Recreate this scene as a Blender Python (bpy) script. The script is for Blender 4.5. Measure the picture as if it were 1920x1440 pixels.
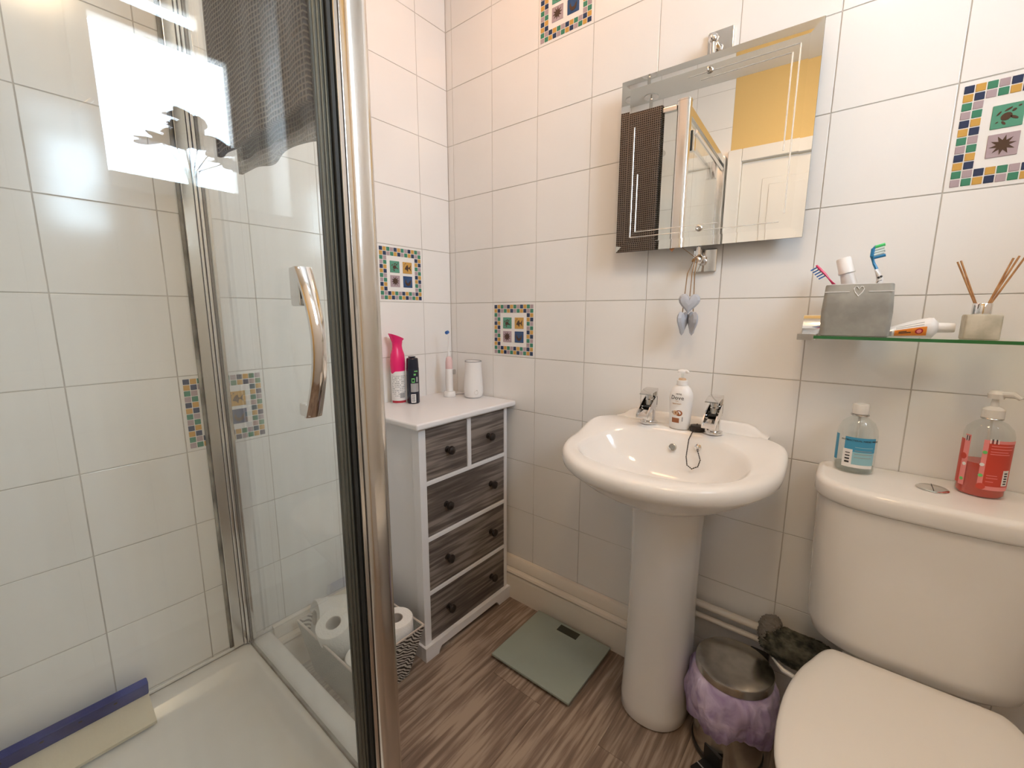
import bpy, bmesh, math, random
from mathutils import Vector, Matrix, Euler
random.seed(7)
PI = math.pi
C = bpy.context.scene.collection
for o in list(bpy.data.objects):
    bpy.data.objects.remove(o)

# ------------------------------------------------------------------ camera
CAMX, CAMY, CAMZ = 1.3333, -1.2499, 1.1315
YAW, PIT, ROL, FPX = -0.678, -0.164, 0.0025, 805.2
cam = bpy.data.cameras.new('camera'); camo = bpy.data.objects.new('camera', cam); C.objects.link(camo)
cy, sy, cp, sp, cr, sr = math.cos(YAW), math.sin(YAW), math.cos(PIT), math.sin(PIT), math.cos(ROL), math.sin(ROL)
fv = Vector((sy*cp, cy*cp, sp)); rv = Vector((cy, -sy, 0)); uv = rv.cross(fv)
r2 = rv*cr + uv*sr; u2 = uv*cr - rv*sr
M = Matrix(((r2.x, u2.x, -fv.x, CAMX), (r2.y, u2.y, -fv.y, CAMY), (r2.z, u2.z, -fv.z, CAMZ), (0, 0, 0, 1)))
camo.matrix_world = M
cam.sensor_width = 36; cam.lens = FPX/1920*36; cam.clip_start = 0.01; cam.clip_end = 50
bpy.context.scene.camera = camo
# ------------------------------------------------------------------ world, exposure
W = bpy.data.worlds.new('world'); bpy.context.scene.world = W; W.use_nodes = True
W.node_tree.nodes['Background'].inputs[0].default_value = (0.75, 0.85, 1.0, 1)
W.node_tree.nodes['Background'].inputs[1].default_value = 1.0
vs = bpy.context.scene.view_settings
vs.view_transform = 'Standard'; vs.look = 'None'; vs.gamma = 1; vs.use_curve_mapping = False
vs.exposure = 0.37
WINDOW_STRENGTH = 23.0
FILL_STRENGTH = 26.0
WINDOW_COLOR = (0.70, 0.84, 1.0)
FILL_COLOR = (1.0, 0.72, 0.44)
WARM_COLOR = (1.0, 0.50, 0.24)
WARM_STRENGTH = 20.0

# ------------------------------------------------------------------ materials
def newmat(name):
    m = bpy.data.materials.new(name); m.use_nodes = True
    return m, m.node_tree, m.node_tree.nodes['Principled BSDF']
def pm(name, col, rough=0.5, metal=0.0, bump=None, **kw):
    m, t, b = newmat(name)
    b.inputs['Base Color'].default_value = (*col, 1); b.inputs['Roughness'].default_value = rough
    b.inputs['Metallic'].default_value = metal
    for k, v in kw.items():
        b.inputs[k.replace('_', ' ')].default_value = v
    if bump:
        sc, st = bump
        n = t.nodes.new('ShaderNodeTexNoise'); n.inputs['Scale'].default_value = sc; n.inputs['Detail'].default_value = 4
        g = t.nodes.new('ShaderNodeNewGeometry'); t.links.new(g.outputs['Position'], n.inputs['Vector'])
        bp = t.nodes.new('ShaderNodeBump'); bp.inputs['Strength'].default_value = st; bp.inputs['Distance'].default_value = 0.01
        t.links.new(n.outputs[0], bp.inputs['Height']); t.links.new(bp.outputs[0], b.inputs['Normal'])
    return m
def mottled(name, c1, c2, scale, rough=0.5, lo=0.35, hi=0.65, stretch=(1, 1, 1), bump=0.0, metal=0.0, detail=5):
    m, t, b = newmat(name); N = t.nodes; L = t.links
    g = N.new('ShaderNodeNewGeometry'); mp = N.new('ShaderNodeMapping'); mp.inputs['Scale'].default_value = stretch
    L.new(g.outputs['Position'], mp.inputs[0])
    n = N.new('ShaderNodeTexNoise'); n.inputs['Scale'].default_value = scale; n.inputs['Detail'].default_value = detail
    L.new(mp.outputs[0], n.inputs['Vector'])
    r = N.new('ShaderNodeValToRGB'); r.color_ramp.elements[0].position = lo; r.color_ramp.elements[1].position = hi
    r.color_ramp.elements[0].color = (*c1, 1); r.color_ramp.elements[1].color = (*c2, 1)
    L.new(n.outputs[0], r.inputs[0]); L.new(r.outputs[0], b.inputs['Base Color'])
    b.inputs['Roughness'].default_value = rough; b.inputs['Metallic'].default_value = metal
    if bump:
        bp = N.new('ShaderNodeBump'); bp.inputs['Strength'].default_value = bump; bp.inputs['Distance'].default_value = 0.01
        L.new(n.outputs[0], bp.inputs['Height']); L.new(bp.outputs[0], b.inputs['Normal'])
    return m
def wood(name, dark, mid, light, along='Y', rough=0.45, sc=1.0, rnd=True, band=0.45):
    m, t, b = newmat(name); N = t.nodes; L = t.links
    g = N.new('ShaderNodeNewGeometry'); oi = N.new('ShaderNodeObjectInfo')
    mul = N.new('ShaderNodeVectorMath'); mul.operation = 'SCALE'; mul.inputs[0].default_value = (3.1, 7.7, 5.3)
    L.new(oi.outputs['Random'], mul.inputs['Scale'])
    ad = N.new('ShaderNodeVectorMath'); ad.operation = 'ADD'; L.new(g.outputs['Position'], ad.inputs[0])
    if rnd: L.new(mul.outputs[0], ad.inputs[1])
    mp = N.new('ShaderNodeMapping')
    s = {'Y': (1, 0.06, 1), 'X': (0.06, 1, 1)}[along]
    mp.inputs['Scale'].default_value = tuple(v*sc for v in s); L.new(ad.outputs[0], mp.inputs[0])
    n1 = N.new('ShaderNodeTexNoise'); n1.inputs['Scale'].default_value = 9; n1.inputs['Detail'].default_value = 3; n1.inputs['Distortion'].default_value = 1.2
    L.new(mp.outputs[0], n1.inputs['Vector'])
    wv = N.new('ShaderNodeMath'); wv.operation = 'MULTIPLY'; wv.inputs[1].default_value = 9.0; L.new(n1.outputs[0], wv.inputs[0])
    fr = N.new('ShaderNodeMath'); fr.operation = 'PINGPONG'; fr.inputs[1].default_value = 0.5; L.new(wv.outputs[0], fr.inputs[0])
    n2 = N.new('ShaderNodeTexNoise'); n2.inputs['Scale'].default_value = 90; n2.inputs['Detail'].default_value = 5
    L.new(mp.outputs[0], n2.inputs['Vector'])
    n3 = N.new('ShaderNodeTexNoise'); n3.inputs['Scale'].default_value = 4; n3.inputs['Detail'].default_value = 2
    L.new(ad.outputs[0], n3.inputs['Vector'])
    a1 = N.new('ShaderNodeMath'); a1.operation = 'MULTIPLY_ADD'; a1.inputs[1].default_value = band; a1.inputs[2].default_value = 0; L.new(fr.outputs[0], a1.inputs[0]); L.new(n2.outputs[0], a1.inputs[2])
    a2 = N.new('ShaderNodeMath'); a2.operation = 'MULTIPLY_ADD'; a2.inputs[1].default_value = 0.5+(.45-band)*.5; L.new(n3.outputs[0], a2.inputs[0]); L.new(a1.outputs[0], a2.inputs[2])
    r = N.new('ShaderNodeValToRGB'); e = r.color_ramp.elements
    e[0].position = 0.55; e[0].color = (*dark, 1); e[1].position = 1.12; e[1].color = (*light, 1)
    x = r.color_ramp.elements.new(0.82); x.color = (*mid, 1); e[-1].position = 1.0
    L.new(a2.outputs[0], r.inputs[0]); L.new(r.outputs[0], b.inputs['Base Color'])
    b.inputs['Roughness'].default_value = rough
    bp = N.new('ShaderNodeBump'); bp.inputs['Strength'].default_value = 0.25; bp.inputs['Distance'].default_value = 0.003
    L.new(n2.outputs[0], bp.inputs['Height']); L.new(bp.outputs[0], b.inputs['Normal'])
    return m
def thinglass(name, tint=(0.95, 0.98, 0.97), haze=0.0, ior=1.5, hazecol=(0.9, 0.92, 0.92), streak=False):
    m = bpy.data.materials.new(name); m.use_nodes = True; t = m.node_tree; N = t.nodes; L = t.links
    N.remove(N['Principled BSDF']); out = N['Material Output']
    tr = N.new('ShaderNodeBsdfTransparent'); tr.inputs[0].default_value = (*tint, 1)
    gl = N.new('ShaderNodeBsdfGlossy'); gl.inputs['Roughness'].default_value = 0.0; gl.inputs[0].default_value = (1, 1, 1, 1)
    fr = N.new('ShaderNodeFresnel'); gg = N.new('ShaderNodeNewGeometry'); im = N.new('ShaderNodeMapRange')
    im.inputs[3].default_value = ior; im.inputs[4].default_value = 1/ior
    L.new(gg.outputs['Backfacing'], im.inputs[0]); L.new(im.outputs[0], fr.inputs[0])   # same reflectance from both faces
    mx = N.new('ShaderNodeMixShader'); L.new(fr.outputs[0], mx.inputs[0]); L.new(tr.outputs[0], mx.inputs[1]); L.new(gl.outputs[0], mx.inputs[2])
    last = mx
    if haze:
        df = N.new('ShaderNodeBsdfDiffuse'); df.inputs[0].default_value = (*hazecol, 1)
        m2 = N.new('ShaderNodeMixShader'); m2.inputs[0].default_value = haze
        if streak:
            g = N.new('ShaderNodeNewGeometry'); mp = N.new('ShaderNodeMapping'); mp.inputs['Scale'].default_value = (14, 14, 1.1)
            L.new(g.outputs['Position'], mp.inputs[0]); n = N.new('ShaderNodeTexNoise'); n.inputs['Scale'].default_value = 2.2; n.inputs['Detail'].default_value = 5
            L.new(mp.outputs[0], n.inputs['Vector']); mr = N.new('ShaderNodeMapRange')
            mr.inputs[1].default_value = 0.42; mr.inputs[2].default_value = 0.75; mr.inputs[3].default_value = haze*0.5; mr.inputs[4].default_value = haze*2.4
            L.new(n.outputs[0], mr.inputs[0]); L.new(mr.outputs[0], m2.inputs[0])
        L.new(mx.outputs[0], m2.inputs[1]); L.new(df.outputs[0], m2.inputs[2]); last = m2
    L.new(last.outputs[0], out.inputs[0])
    return m
def emit(name, col, s):
    m = bpy.data.materials.new(name); m.use_nodes = True; t = m.node_tree; N = t.nodes
    N.remove(N['Principled BSDF']); e = N.new('ShaderNodeEmission'); e.inputs[0].default_value = (*col, 1); e.inputs[1].default_value = s
    t.links.new(e.outputs[0], N['Material Output'].inputs[0]); return m

MT = {}
MT['tile'] = mottled('tile_glaze', (0.85, 0.835, 0.81), (0.88, 0.865, 0.84), 3, rough=0.13, detail=2)
MT['grout'] = mottled('grout', (0.50, 0.47, 0.43), (0.64, 0.61, 0.57), 6, rough=0.9)
MT['ceramic'] = pm('white_ceramic', (0.86, 0.84, 0.81), 0.09)
MT['lidplastic'] = pm('seat_plastic', (0.86, 0.84, 0.80), 0.22)
MT['chrome'] = pm('chrome', (0.78, 0.77, 0.76), 0.09, 1.0)
MT['chrome_soft'] = pm('polished_aluminium', (0.74, 0.73, 0.71), 0.2, 1.0)
MT['steel'] = mottled('brushed_steel', (0.46, 0.44, 0.41), (0.60, 0.58, 0.54), 30, rough=0.24, metal=1.0)
MT['mirror'] = pm('mirror_silver', (0.90, 0.90, 0.87), 0.004, 1.0)
MT['mirrorbevel'] = pm('mirror_bevel', (0.93, 0.93, 0.9), 0.01, 1.0)
MT['engrave'] = pm('mirror_engraving', (0.9, 0.9, 0.87), 0.22, 0.6)
MT['glass'] = thinglass('shower_glass', (0.965, 0.985, 0.98), 0.016, streak=True)
MT['shelfglass'] = thinglass('shelf_glass', (0.93, 0.97, 0.94))
MT['shelfedge'] = pm('shelf_glass_edge', (0.03, 0.16, 0.05), 0.15)
MT['clear'] = thinglass('clear_plastic', (0.93, 0.95, 0.94), 0.03)
MT['redliquid'] = pm('red_soap', (0.62, 0.05, 0.02), 0.15)
MT['clearliquid'] = thinglass('clear_liquid', (0.80, 0.83, 0.82), 0.08)
MT['redlabel'] = pm('red_label', (0.60, 0.06, 0.035), 0.4)
MT['pinklabel'] = pm('pink_label', (0.85, 0.28, 0.27), 0.4)
MT['bluelabel'] = pm('blue_label', (0.06, 0.32, 0.52), 0.4)
MT['bluelabel2'] = pm('pale_blue_label', (0.30, 0.55, 0.62), 0.4)
MT['white'] = pm('white_plastic', (0.86, 0.85, 0.84), 0.3)
MT['milky'] = pm('milky_plastic', (0.74, 0.71, 0.66), 0.25)
MT['paper'] = pm('white_paper', (0.85, 0.84, 0.82), 0.95, bump=(180, 0.3))
MT['card'] = pm('grey_card', (0.45, 0.40, 0.36), 0.9)
MT['black'] = pm('black_plastic', (0.012, 0.012, 0.013), 0.28)
MT['blackmat'] = pm('black_rubber', (0.02, 0.02, 0.02), 0.6)
MT['navy'] = pm('navy_can', (0.010, 0.014, 0.032), 0.25)
MT['silverprint'] = pm('silver_print', (0.45, 0.45, 0.47), 0.3, 0.6)
MT['green'] = pm('green_print', (0.16, 0.55, 0.16), 0.4)
MT['magenta'] = pm('magenta_plastic', (0.85, 0.02, 0.17), 0.25)
MT['red'] = pm('red_print', (0.45, 0.02, 0.04), 0.4)
MT['darkprint'] = pm('dark_print', (0.03, 0.03, 0.035), 0.5)
MT['brownprint'] = pm('brown_print', (0.32, 0.11, 0.04), 0.5)
MT['tanprint'] = pm('tan_print', (0.62, 0.42, 0.26), 0.5)
MT['greyprint'] = pm('grey_print', (0.35, 0.35, 0.36), 0.5)
MT['orange'] = pm('orange_print', (0.85, 0.27, 0.03), 0.4)
MT['pinkpastel'] = pm('pastel_pink', (0.78, 0.56, 0.56), 0.35)
MT['bristleblue'] = pm('blue_bristle', (0.04, 0.14, 0.42), 0.7)
MT['brushblue'] = pm('blue_brush', (0.03, 0.24, 0.52), 0.3)
MT['bristlewhite'] = pm('white_bristle', (0.65, 0.78, 0.80), 0.7)
MT['bristlegreen'] = pm('green_bristle', (0.10, 0.70, 0.22), 0.7)
MT['brushpink'] = pm('pink_brush', (0.75, 0.05, 0.17), 0.3)
MT['concrete'] = mottled('grey_concrete', (0.27, 0.26, 0.235), (0.38, 0.37, 0.33), 22, rough=0.85, bump=0.15)
MT['reed'] = mottled('reed_wood', (0.34, 0.15, 0.05), (0.55, 0.30, 0.13), 60, rough=0.7)
MT['frost'] = mottled('frosted_glass', (0.42, 0.38, 0.28), (0.58, 0.53, 0.42), 40, rough=0.5)
MT['cabinet'] = pm('white_paint', (0.80, 0.80, 0.82), 0.35)
MT['cream'] = pm('cream_gloss_paint', (0.80, 0.74, 0.65), 0.25)
MT['drawer'] = wood('greyed_wood', (0.055, 0.043, 0.038), (0.13, 0.105, 0.092), (0.27, 0.23, 0.205), 'Y', 0.55, 1.0, band=.22)
MT['knob'] = pm('dark_bronze_knob', (0.035, 0.028, 0.025), 0.35, 0.5)
MT['floor'] = wood('vinyl_wood', (0.13, 0.088, 0.066), (0.235, 0.17, 0.13), (0.42, 0.33, 0.26), 'Y', 0.42, 1.0, band=.24)
MT['floorbase'] = pm('floor_base', (0.03, 0.02, 0.015), 0.8)
MT['tray'] = pm('acrylic_tray', (0.80, 0.80, 0.78), 0.2)
MT['seal'] = pm('grey_rubber_seal', (0.16, 0.165, 0.14), 0.28, 0.7)
MT['sealbase'] = pm('dark_green_seal', (0.035, 0.04, 0.03), 0.5)
MT['sealdark'] = pm('black_seal', (0.018, 0.02, 0.018), 0.5)
MT['mould'] = mottled('mould_silicone', (0.10, 0.09, 0.07), (0.45, 0.43, 0.38), 14, rough=0.7, lo=0.3, hi=0.7)
MT['yellow'] = pm('yellow_paint', (0.72, 0.50, 0.20), 0.8)
MT['ceiling'] = pm('ceiling_paint', (0.80, 0.78, 0.73), 0.9)
MT['door'] = pm('door_paint', (0.80, 0.77, 0.72), 0.4)
MT['framebrown'] = pm('window_frame_paint', (0.62, 0.58, 0.52), 0.5)
MT['scaleglass'] = mottled('green_grey_glass', (0.30, 0.35, 0.31), (0.33, 0.385, 0.34), 5, rough=0.22)
MT['lcd'] = pm('dark_display', (0.035, 0.04, 0.03), 0.2)
MT['woodheart'] = pm('pale_grey_paint', (0.46, 0.48, 0.53), 0.6)
MT['twine'] = pm('brown_twine', (0.32, 0.19, 0.09), 0.9)
MT['copper'] = pm('copper_tag', (0.45, 0.20, 0.08), 0.4)
MT['blueplastic'] = mottled('blue_plastic', (0.012, 0.02, 0.14), (0.025, 0.06, 0.33), 6, rough=0.4, stretch=(1, 1, 1))
MT['foam'] = pm('cream_rubber', (0.74, 0.69, 0.55), 0.7, bump=(120, 0.2))
MT['flower'] = pm('dark_petal', (0.05, 0.06, 0.10), 0.7)
MT['stem'] = pm('pale_stem', (0.45, 0.46, 0.42), 0.6)
MT['basketin'] = pm('grey_basket_cloth', (0.34, 0.35, 0.32), 0.9, bump=(260, 0.6))
MT['silkmotif'] = pm('brown_glaze', (0.07, 0.035, 0.02), 0.3)
MC = {'B': pm('blue_glaze', (0.022, 0.045, 0.11), 0.18), 'Y': pm('ochre_glaze', (0.62, 0.36, 0.09), 0.18),
      'G': pm('green_glaze', (0.05, 0.24, 0.15), 0.18), 'L': pm('lilac_glaze', (0.44, 0.35, 0.38), 0.18)}
MT['picblue'] = pm('picture_blue_glaze', (0.03, 0.08, 0.20), 0.18)
MT['picgreen'] = pm('picture_green_glaze', (0.10, 0.33, 0.23), 0.18)
MT['pane'] = emit('daylit_pane', WINDOW_COLOR, WINDOW_STRENGTH)
MT['fillglow'] = emit('fill_lamp_diffuser', FILL_COLOR, FILL_STRENGTH)
MT['fillglow2'] = emit('warm_lamp_diffuser', WARM_COLOR, WARM_STRENGTH)

def zebra():
    m, t, b = newmat('zebra_cloth'); N = t.nodes; L = t.links
    g = N.new('ShaderNodeNewGeometry'); w = N.new('ShaderNodeTexWave'); w.inputs['Scale'].default_value = 42; w.inputs['Distortion'].default_value = 12
    w.inputs['Detail'].default_value = 1.5; w.inputs['Detail Scale'].default_value = 0.55; w.bands_direction = 'DIAGONAL'
    L.new(g.outputs['Position'], w.inputs['Vector']); r = N.new('ShaderNodeValToRGB'); e = r.color_ramp.elements
    e[0].position = 0.45; e[0].color = (0.05, 0.045, 0.04, 1); e[1].position = 0.55; e[1].color = (0.72, 0.69, 0.64, 1)
    L.new(w.outputs[0], r.inputs[0]); L.new(r.outputs[0], b.inputs['Base Color']); b.inputs['Roughness'].default_value = 0.8; return m
MT['zebra'] = zebra()
MT['rimcloth'] = pm('rim_cloth', (0.62, 0.55, 0.50), 0.8)
def waffle():
    m, t, b = newmat('waffle_towel'); N = t.nodes; L = t.links
    g = N.new('ShaderNodeNewGeometry'); s = N.new('ShaderNodeSeparateXYZ'); L.new(g.outputs['Position'], s.inputs[0])
    def sn(o):
        a = N.new('ShaderNodeMath'); a.operation = 'MULTIPLY'; a.inputs[1].default_value = 2*PI/0.009; L.new(s.outputs[o], a.inputs[0])
        c = N.new('ShaderNodeMath'); c.operation = 'SINE'; L.new(a.outputs[0], c.inputs[0]); return c
    ma = N.new('ShaderNodeMath'); ma.operation = 'MAXIMUM'; L.new(sn('X').outputs[0], ma.inputs[0]); L.new(sn('Z').outputs[0], ma.inputs[1])
    r = N.new('ShaderNodeValToRGB'); e = r.color_ramp.elements; e[0].position = 0.2; e[0].color = (0.035, 0.027, 0.022, 1); e[1].position = 1.0; e[1].color = (0.22, 0.18, 0.15, 1)
    L.new(ma.outputs[0], r.inputs[0]); L.new(r.outputs[0], b.inputs['Base Color']); b.inputs['Roughness'].default_value = 0.95
    bp = N.new('ShaderNodeBump'); bp.inputs['Strength'].default_value = 0.6; bp.inputs['Distance'].default_value = 0.004
    L.new(ma.outputs[0], bp.inputs['Height']); L.new(bp.outputs[0], b.inputs['Normal']); return m
MT['waffle'] = waffle()
def bagmat():
    m, t, b = newmat('purple_bag_film'); N = t.nodes; L = t.links
    b.inputs['Base Color'].default_value = (0.36, 0.24, 0.50, 1); b.inputs['Roughness'].default_value = 0.28
    b.inputs['Transmission Weight'].default_value = 0.0
    g = N.new('ShaderNodeNewGeometry'); n = N.new('ShaderNodeTexNoise'); n.inputs['Scale'].default_value = 20; n.inputs['Detail'].default_value = 3; n.inputs['Distortion'].default_value = .6
    L.new(g.outputs['Position'], n.inputs['Vector']); r = N.new('ShaderNodeValToRGB'); e = r.color_ramp.elements
    e[0].position = 0.35; e[0].color = (0.34, 0.24, 0.48, 1); e[1].position = 0.65; e[1].color = (0.70, 0.60, 0.80, 1)
    L.new(n.outputs[0], r.inputs[0]); L.new(r.outputs[0], b.inputs['Base Color'])
    bp = N.new('ShaderNodeBump'); bp.inputs['Strength'].default_value = 0.8; bp.inputs['Distance'].default_value = 0.01
    L.new(n.outputs[0], bp.inputs['Height']); L.new(bp.outputs[0], b.inputs['Normal']); return m
MT['bag'] = bagmat()
MT['fluff'] = mottled('green_grey_fluff', (0.022, 0.024, 0.020), (0.15, 0.145, 0.11), 45, rough=1.0)
MT['fluffgrey'] = pm('grey_fluff', (0.20, 0.18, 0.16), 1.0)

# ------------------------------------------------------------------ mesh builder
class MB:
    def __init__(s): s.bm = bmesh.new(); s.bev = False
    def box(s, x0, x1, y0, y1, z0, z1, bev=0.0, seg=2, mat=None, taper=None):
        r = bmesh.ops.create_cube(s.bm, size=1.0); vs_ = r['verts']
        for v in vs_:
            v.co = Vector((x0+(v.co.x+.5)*(x1-x0), y0+(v.co.y+.5)*(y1-y0), z0+(v.co.z+.5)*(z1-z0)))
        if mat is not None: bmesh.ops.transform(s.bm, matrix=mat, verts=vs_)
        if bev:
            s.bev = True
            es = {e for v in vs_ for e in v.link_edges}
            bmesh.ops.bevel(s.bm, geom=list(es), offset=bev, segments=seg, profile=0.5, affect='EDGES')
        return s
    def rings(s, rs, cap0=True, cap1=True, closed=True):
        vv = [[s.bm.verts.new(p) for p in r] for r in rs]; n = len(rs[0])
        for a, b in zip(vv[:-1], vv[1:]):
            for i in range(n if closed else n-1):
                j = (i+1) % n
                try: s.bm.faces.new((a[i], a[j], b[j], b[i]))
                except ValueError: pass
        if cap0: s.bm.faces.new(list(reversed(vv[0])))
        if cap1: s.bm.faces.new(vv[-1])
        return s
    def lathe(s, prof, cx=0, cy=0, n=28, sx=1, sy=1, mat=None, cap0=True, cap1=True):
        rs = []
        for r, z in prof:
            ring = [Vector((cx+r*sx*math.cos(2*PI*i/n), cy+r*sy*math.sin(2*PI*i/n), z)) for i in range(n)]
            if mat is not None: ring = [mat @ p for p in ring]
            rs.append(ring)
        return s.rings(rs, cap0, cap1)
    def tube(s, pts, rad, n=10, cap=True, flat=1.0):
        pts = [Vector(p) for p in pts]; rs = []
        up = Vector((0, 0, 1))
        for i, p in enumerate(pts):
            a = pts[max(i-1, 0)]; b = pts[min(i+1, len(pts)-1)]
            d = (b-a).normalized()
            ref = up if abs(d.dot(up)) < 0.95 else Vector((0, 1, 0))
            u = d.cross(ref).normalized(); w = u.cross(d)
            r = rad[i] if isinstance(rad, (list, tuple)) else rad
            rs.append([p+u*r*math.cos(2*PI*k/n)+w*r*flat*math.sin(2*PI*k/n) for k in range(n)])
        return s.rings(rs, cap, cap)
    def prism(s, poly, mat, h):
        """poly in local xy, extruded 0..h in local z, mat maps to world"""
        a = [mat @ Vector((x, y, 0)) for x, y in poly]; b = [mat @ Vector((x, y, h)) for x, y in poly]
        return s.rings([a, b])
    def build(s, name, mat, parent=None, smooth=True, angle=35, local=False):
        bmesh.ops.recalc_face_normals(s.bm, faces=s.bm.faces[:])
        if parent is not None and not local:
            off = WL[parent.name]
            for v in s.bm.verts: v.co -= off
        me = bpy.data.meshes.new(name); s.bm.to_mesh(me); s.bm.free()
        ml = mat if isinstance(mat, (list, tuple)) else [mat]
        for m_ in ml: me.materials.append(MT[m_] if isinstance(m_, str) else m_)
        if smooth:
            for p in me.polygons: p.use_smooth = True
            me.set_sharp_from_angle(angle=math.radians(angle))
        o = bpy.data.objects.new(name, me); C.objects.link(o)
        if smooth and s.bev:
            wn = o.modifiers.new('weighted_normals', 'WEIGHTED_NORMAL'); wn.keep_sharp = True; wn.weight = 80
        WL[o.name] = WL[parent.name].copy() if parent is not None else Vector((0, 0, 0))
        if parent is not None: o.parent = parent
        return o
WL = {}
def tag(o, label, cat, group=None):
    o['label'] = label; o['category'] = cat
    if group: o['group'] = group
    return o
def thing(name, label, cat, loc, rot=(0, 0, 0), group=None):
    o = bpy.data.objects.new(name, None); C.objects.link(o); o.location = loc; o.rotation_euler = rot
    o.empty_display_size = 0.05
    WL[o.name] = Vector(loc)
    return tag(o, label, cat, group)
def struct(o):
    o['kind'] = 'structure'; return o
def rr(cx, cy, hx, hy, r, z, n=8):
    pts = []
    r = max(min(r, hx*0.999, hy*0.999), 1e-4)
    for (sx_, sy_, a0) in ((1, 1, 0), (-1, 1, PI/2), (-1, -1, PI), (1, -1, 1.5*PI)):
        for k in range(n+1):
            a = a0+PI/2*k/n
            pts.append(Vector((cx+sx_*(hx-r)+r*math.cos(a), cy+sy_*(hy-r)+r*math.sin(a), z)))
    return pts
def sup(cx, cy, a, bp, bn, e, z, n=96, ep=None):
    """superellipse ring: half width a, +y semi axis bp (exponent ep), -y semi axis bn (exponent e)"""
    pts = []
    for i in range(n):
        t = 2*PI*i/n; c, s_ = math.cos(t), math.sin(t)
        ex = e if s_ < 0 else (ep or e)
        b = bn if s_ < 0 else bp
        pts.append(Vector((cx+a*math.copysign(abs(c)**(2/ex), c), cy+b*math.copysign(abs(s_)**(2/ex), s_), z)))
    return pts
def textbm(body, size, fn=None, depth=0.0, align='CENTER'):
    cu = bpy.data.curves.new('t', 'FONT'); cu.body = body; cu.size = size; cu.align_x = align; cu.extrude = depth; cu.resolution_u = 2
    o = bpy.data.objects.new('t', cu); C.objects.link(o)
    dg = bpy.context.evaluated_depsgraph_get(); me = bpy.data.meshes.new_from_object(o.evaluated_get(dg))
    mb = MB(); mb.bm.from_mesh(me); bpy.data.objects.remove(o); bpy.data.curves.remove(cu); bpy.data.meshes.remove(me)
    if fn:
        for v in mb.bm.verts: v.co = Vector(fn(v.co.x, v.co.y, v.co.z))
    return mb
def patch(fn, u0, u1, v0, v1, nu=10, nv=2, h=0.0004):
    """thin curved label: fn(u,v,d) -> world; gets real thickness h"""
    mb = MB(); g0 = [[mb.bm.verts.new(fn(u0+(u1-u0)*i/nu, v0+(v1-v0)*j/nv, h)) for i in range(nu+1)] for j in range(nv+1)]
    g1 = [[mb.bm.verts.new(fn(u0+(u1-u0)*i/nu, v0+(v1-v0)*j/nv, 0)) for i in range(nu+1)] for j in range(nv+1)]
    for j in range(nv):
        for i in range(nu):
            mb.bm.faces.new((g0[j][i], g0[j][i+1], g0[j+1][i+1], g0[j+1][i])); mb.bm.faces.new((g1[j][i], g1[j+1][i], g1[j+1][i+1], g1[j][i+1]))
    for i in range(nu):
        mb.bm.faces.new((g0[0][i], g1[0][i], g1[0][i+1], g0[0][i+1])); mb.bm.faces.new((g0[nv][i], g0[nv][i+1], g1[nv][i+1], g1[nv][i]))
    for j in range(nv):
        mb.bm.faces.new((g0[j][0], g0[j+1][0], g1[j+1][0], g1[j][0])); mb.bm.faces.new((g0[j][nu], g1[j][nu], g1[j+1][nu], g0[j+1][nu]))
    return mb
def cylmap(cx, cy, r, a0, sx=1.0, sy=1.0, rz=None):
    """u = arc angle offset (rad, + = towards viewer's right), v = height z, d = lift"""
    def f(u, v, d=0.0):
        rad = rz(v) if rz else r
        a = a0+u
        return Vector((cx+(rad*sx+d)*math.cos(a), cy+(rad*sy+d)*math.sin(a), v))
    return f
def copy_tree(o, parent=None):
    c = o.copy(); C.objects.link(c); c.parent = parent; WL[c.name] = WL[o.name].copy()
    for ch in list(o.children): copy_tree(ch, c)
    return c

# ------------------------------------------------------------------ room shell
WX = 1.90; BY = -1.69; CZ = 2.42; TW = 0.2
GX0 = 0.0318; GY0 = 0.1437; ZR = 1.17
floor = struct(MB().box(-0.1, WX+0.3, BY-0.1, 0.1, -0.06, -0.002).build('floor', 'floorbase', smooth=False))
pl_cache = {}
PWD, PLN = 0.185, 1.20
ix = 0
x = -0.02
while x < WX:
    y = 0.0 - (0.35 if ix % 2 else 0.80) ; ytop = 0.0
    segs = []
    a = 0.0; b = y
    while a > BY:
        b2 = max(b, BY); segs.append((b2, a)); a = b; b = b-PLN
    for (ya, yb) in segs:
        if yb-ya < 0.01: continue
        xa, xb = max(x, 0.0), min(x+PWD, WX)
        key = (round(xb-xa, 4), round(yb-ya, 4))
        if key not in pl_cache:
            o = MB().box(0.0003, xb-xa-0.0003, 0.0003, yb-ya-0.0003, -0.0022, 0.0, 0.0003, 1).build('plank', 'floor', floor, smooth=False, local=True)
            pl_cache[key] = o.data
        else:
            o = bpy.data.objects.new('plank', pl_cache[key]); C.objects.link(o); o.parent = floor
        o.location = (xa, ya, 0)
    x += PWD; ix += 1
ceiling = struct(MB().box(-0.1, WX+0.3, BY-0.1, 0.1, CZ, CZ+0.08).build('ceiling', 'ceiling', smooth=False))
RC = 0.0016   # grout recess
wall_left = struct(MB().box(-0.1, -RC, BY-0.1, 0.1, 0, CZ).build('wall_left', 'grout', smooth=False))
wall_basin = struct(MB().box(-RC, WX+0.3, RC, 0.1, 0, CZ).build('wall_back', 'grout', smooth=False))
DX0, DX1, DZ = 0.80, 1.56, 1.985
mb = MB(); mb.box(-RC, 0.75, BY-0.1, BY-RC, 0, CZ)
wall_front = struct(mb.build('wall_front', 'grout', smooth=False))
mb = MB(); mb.box(0.7501, DX0, BY-0.1, BY, 0, CZ); mb.box(DX1, WX+0.3, BY-0.1, BY, 0, CZ); mb.box(DX0, DX1, BY-0.1, BY, DZ, CZ)
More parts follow.
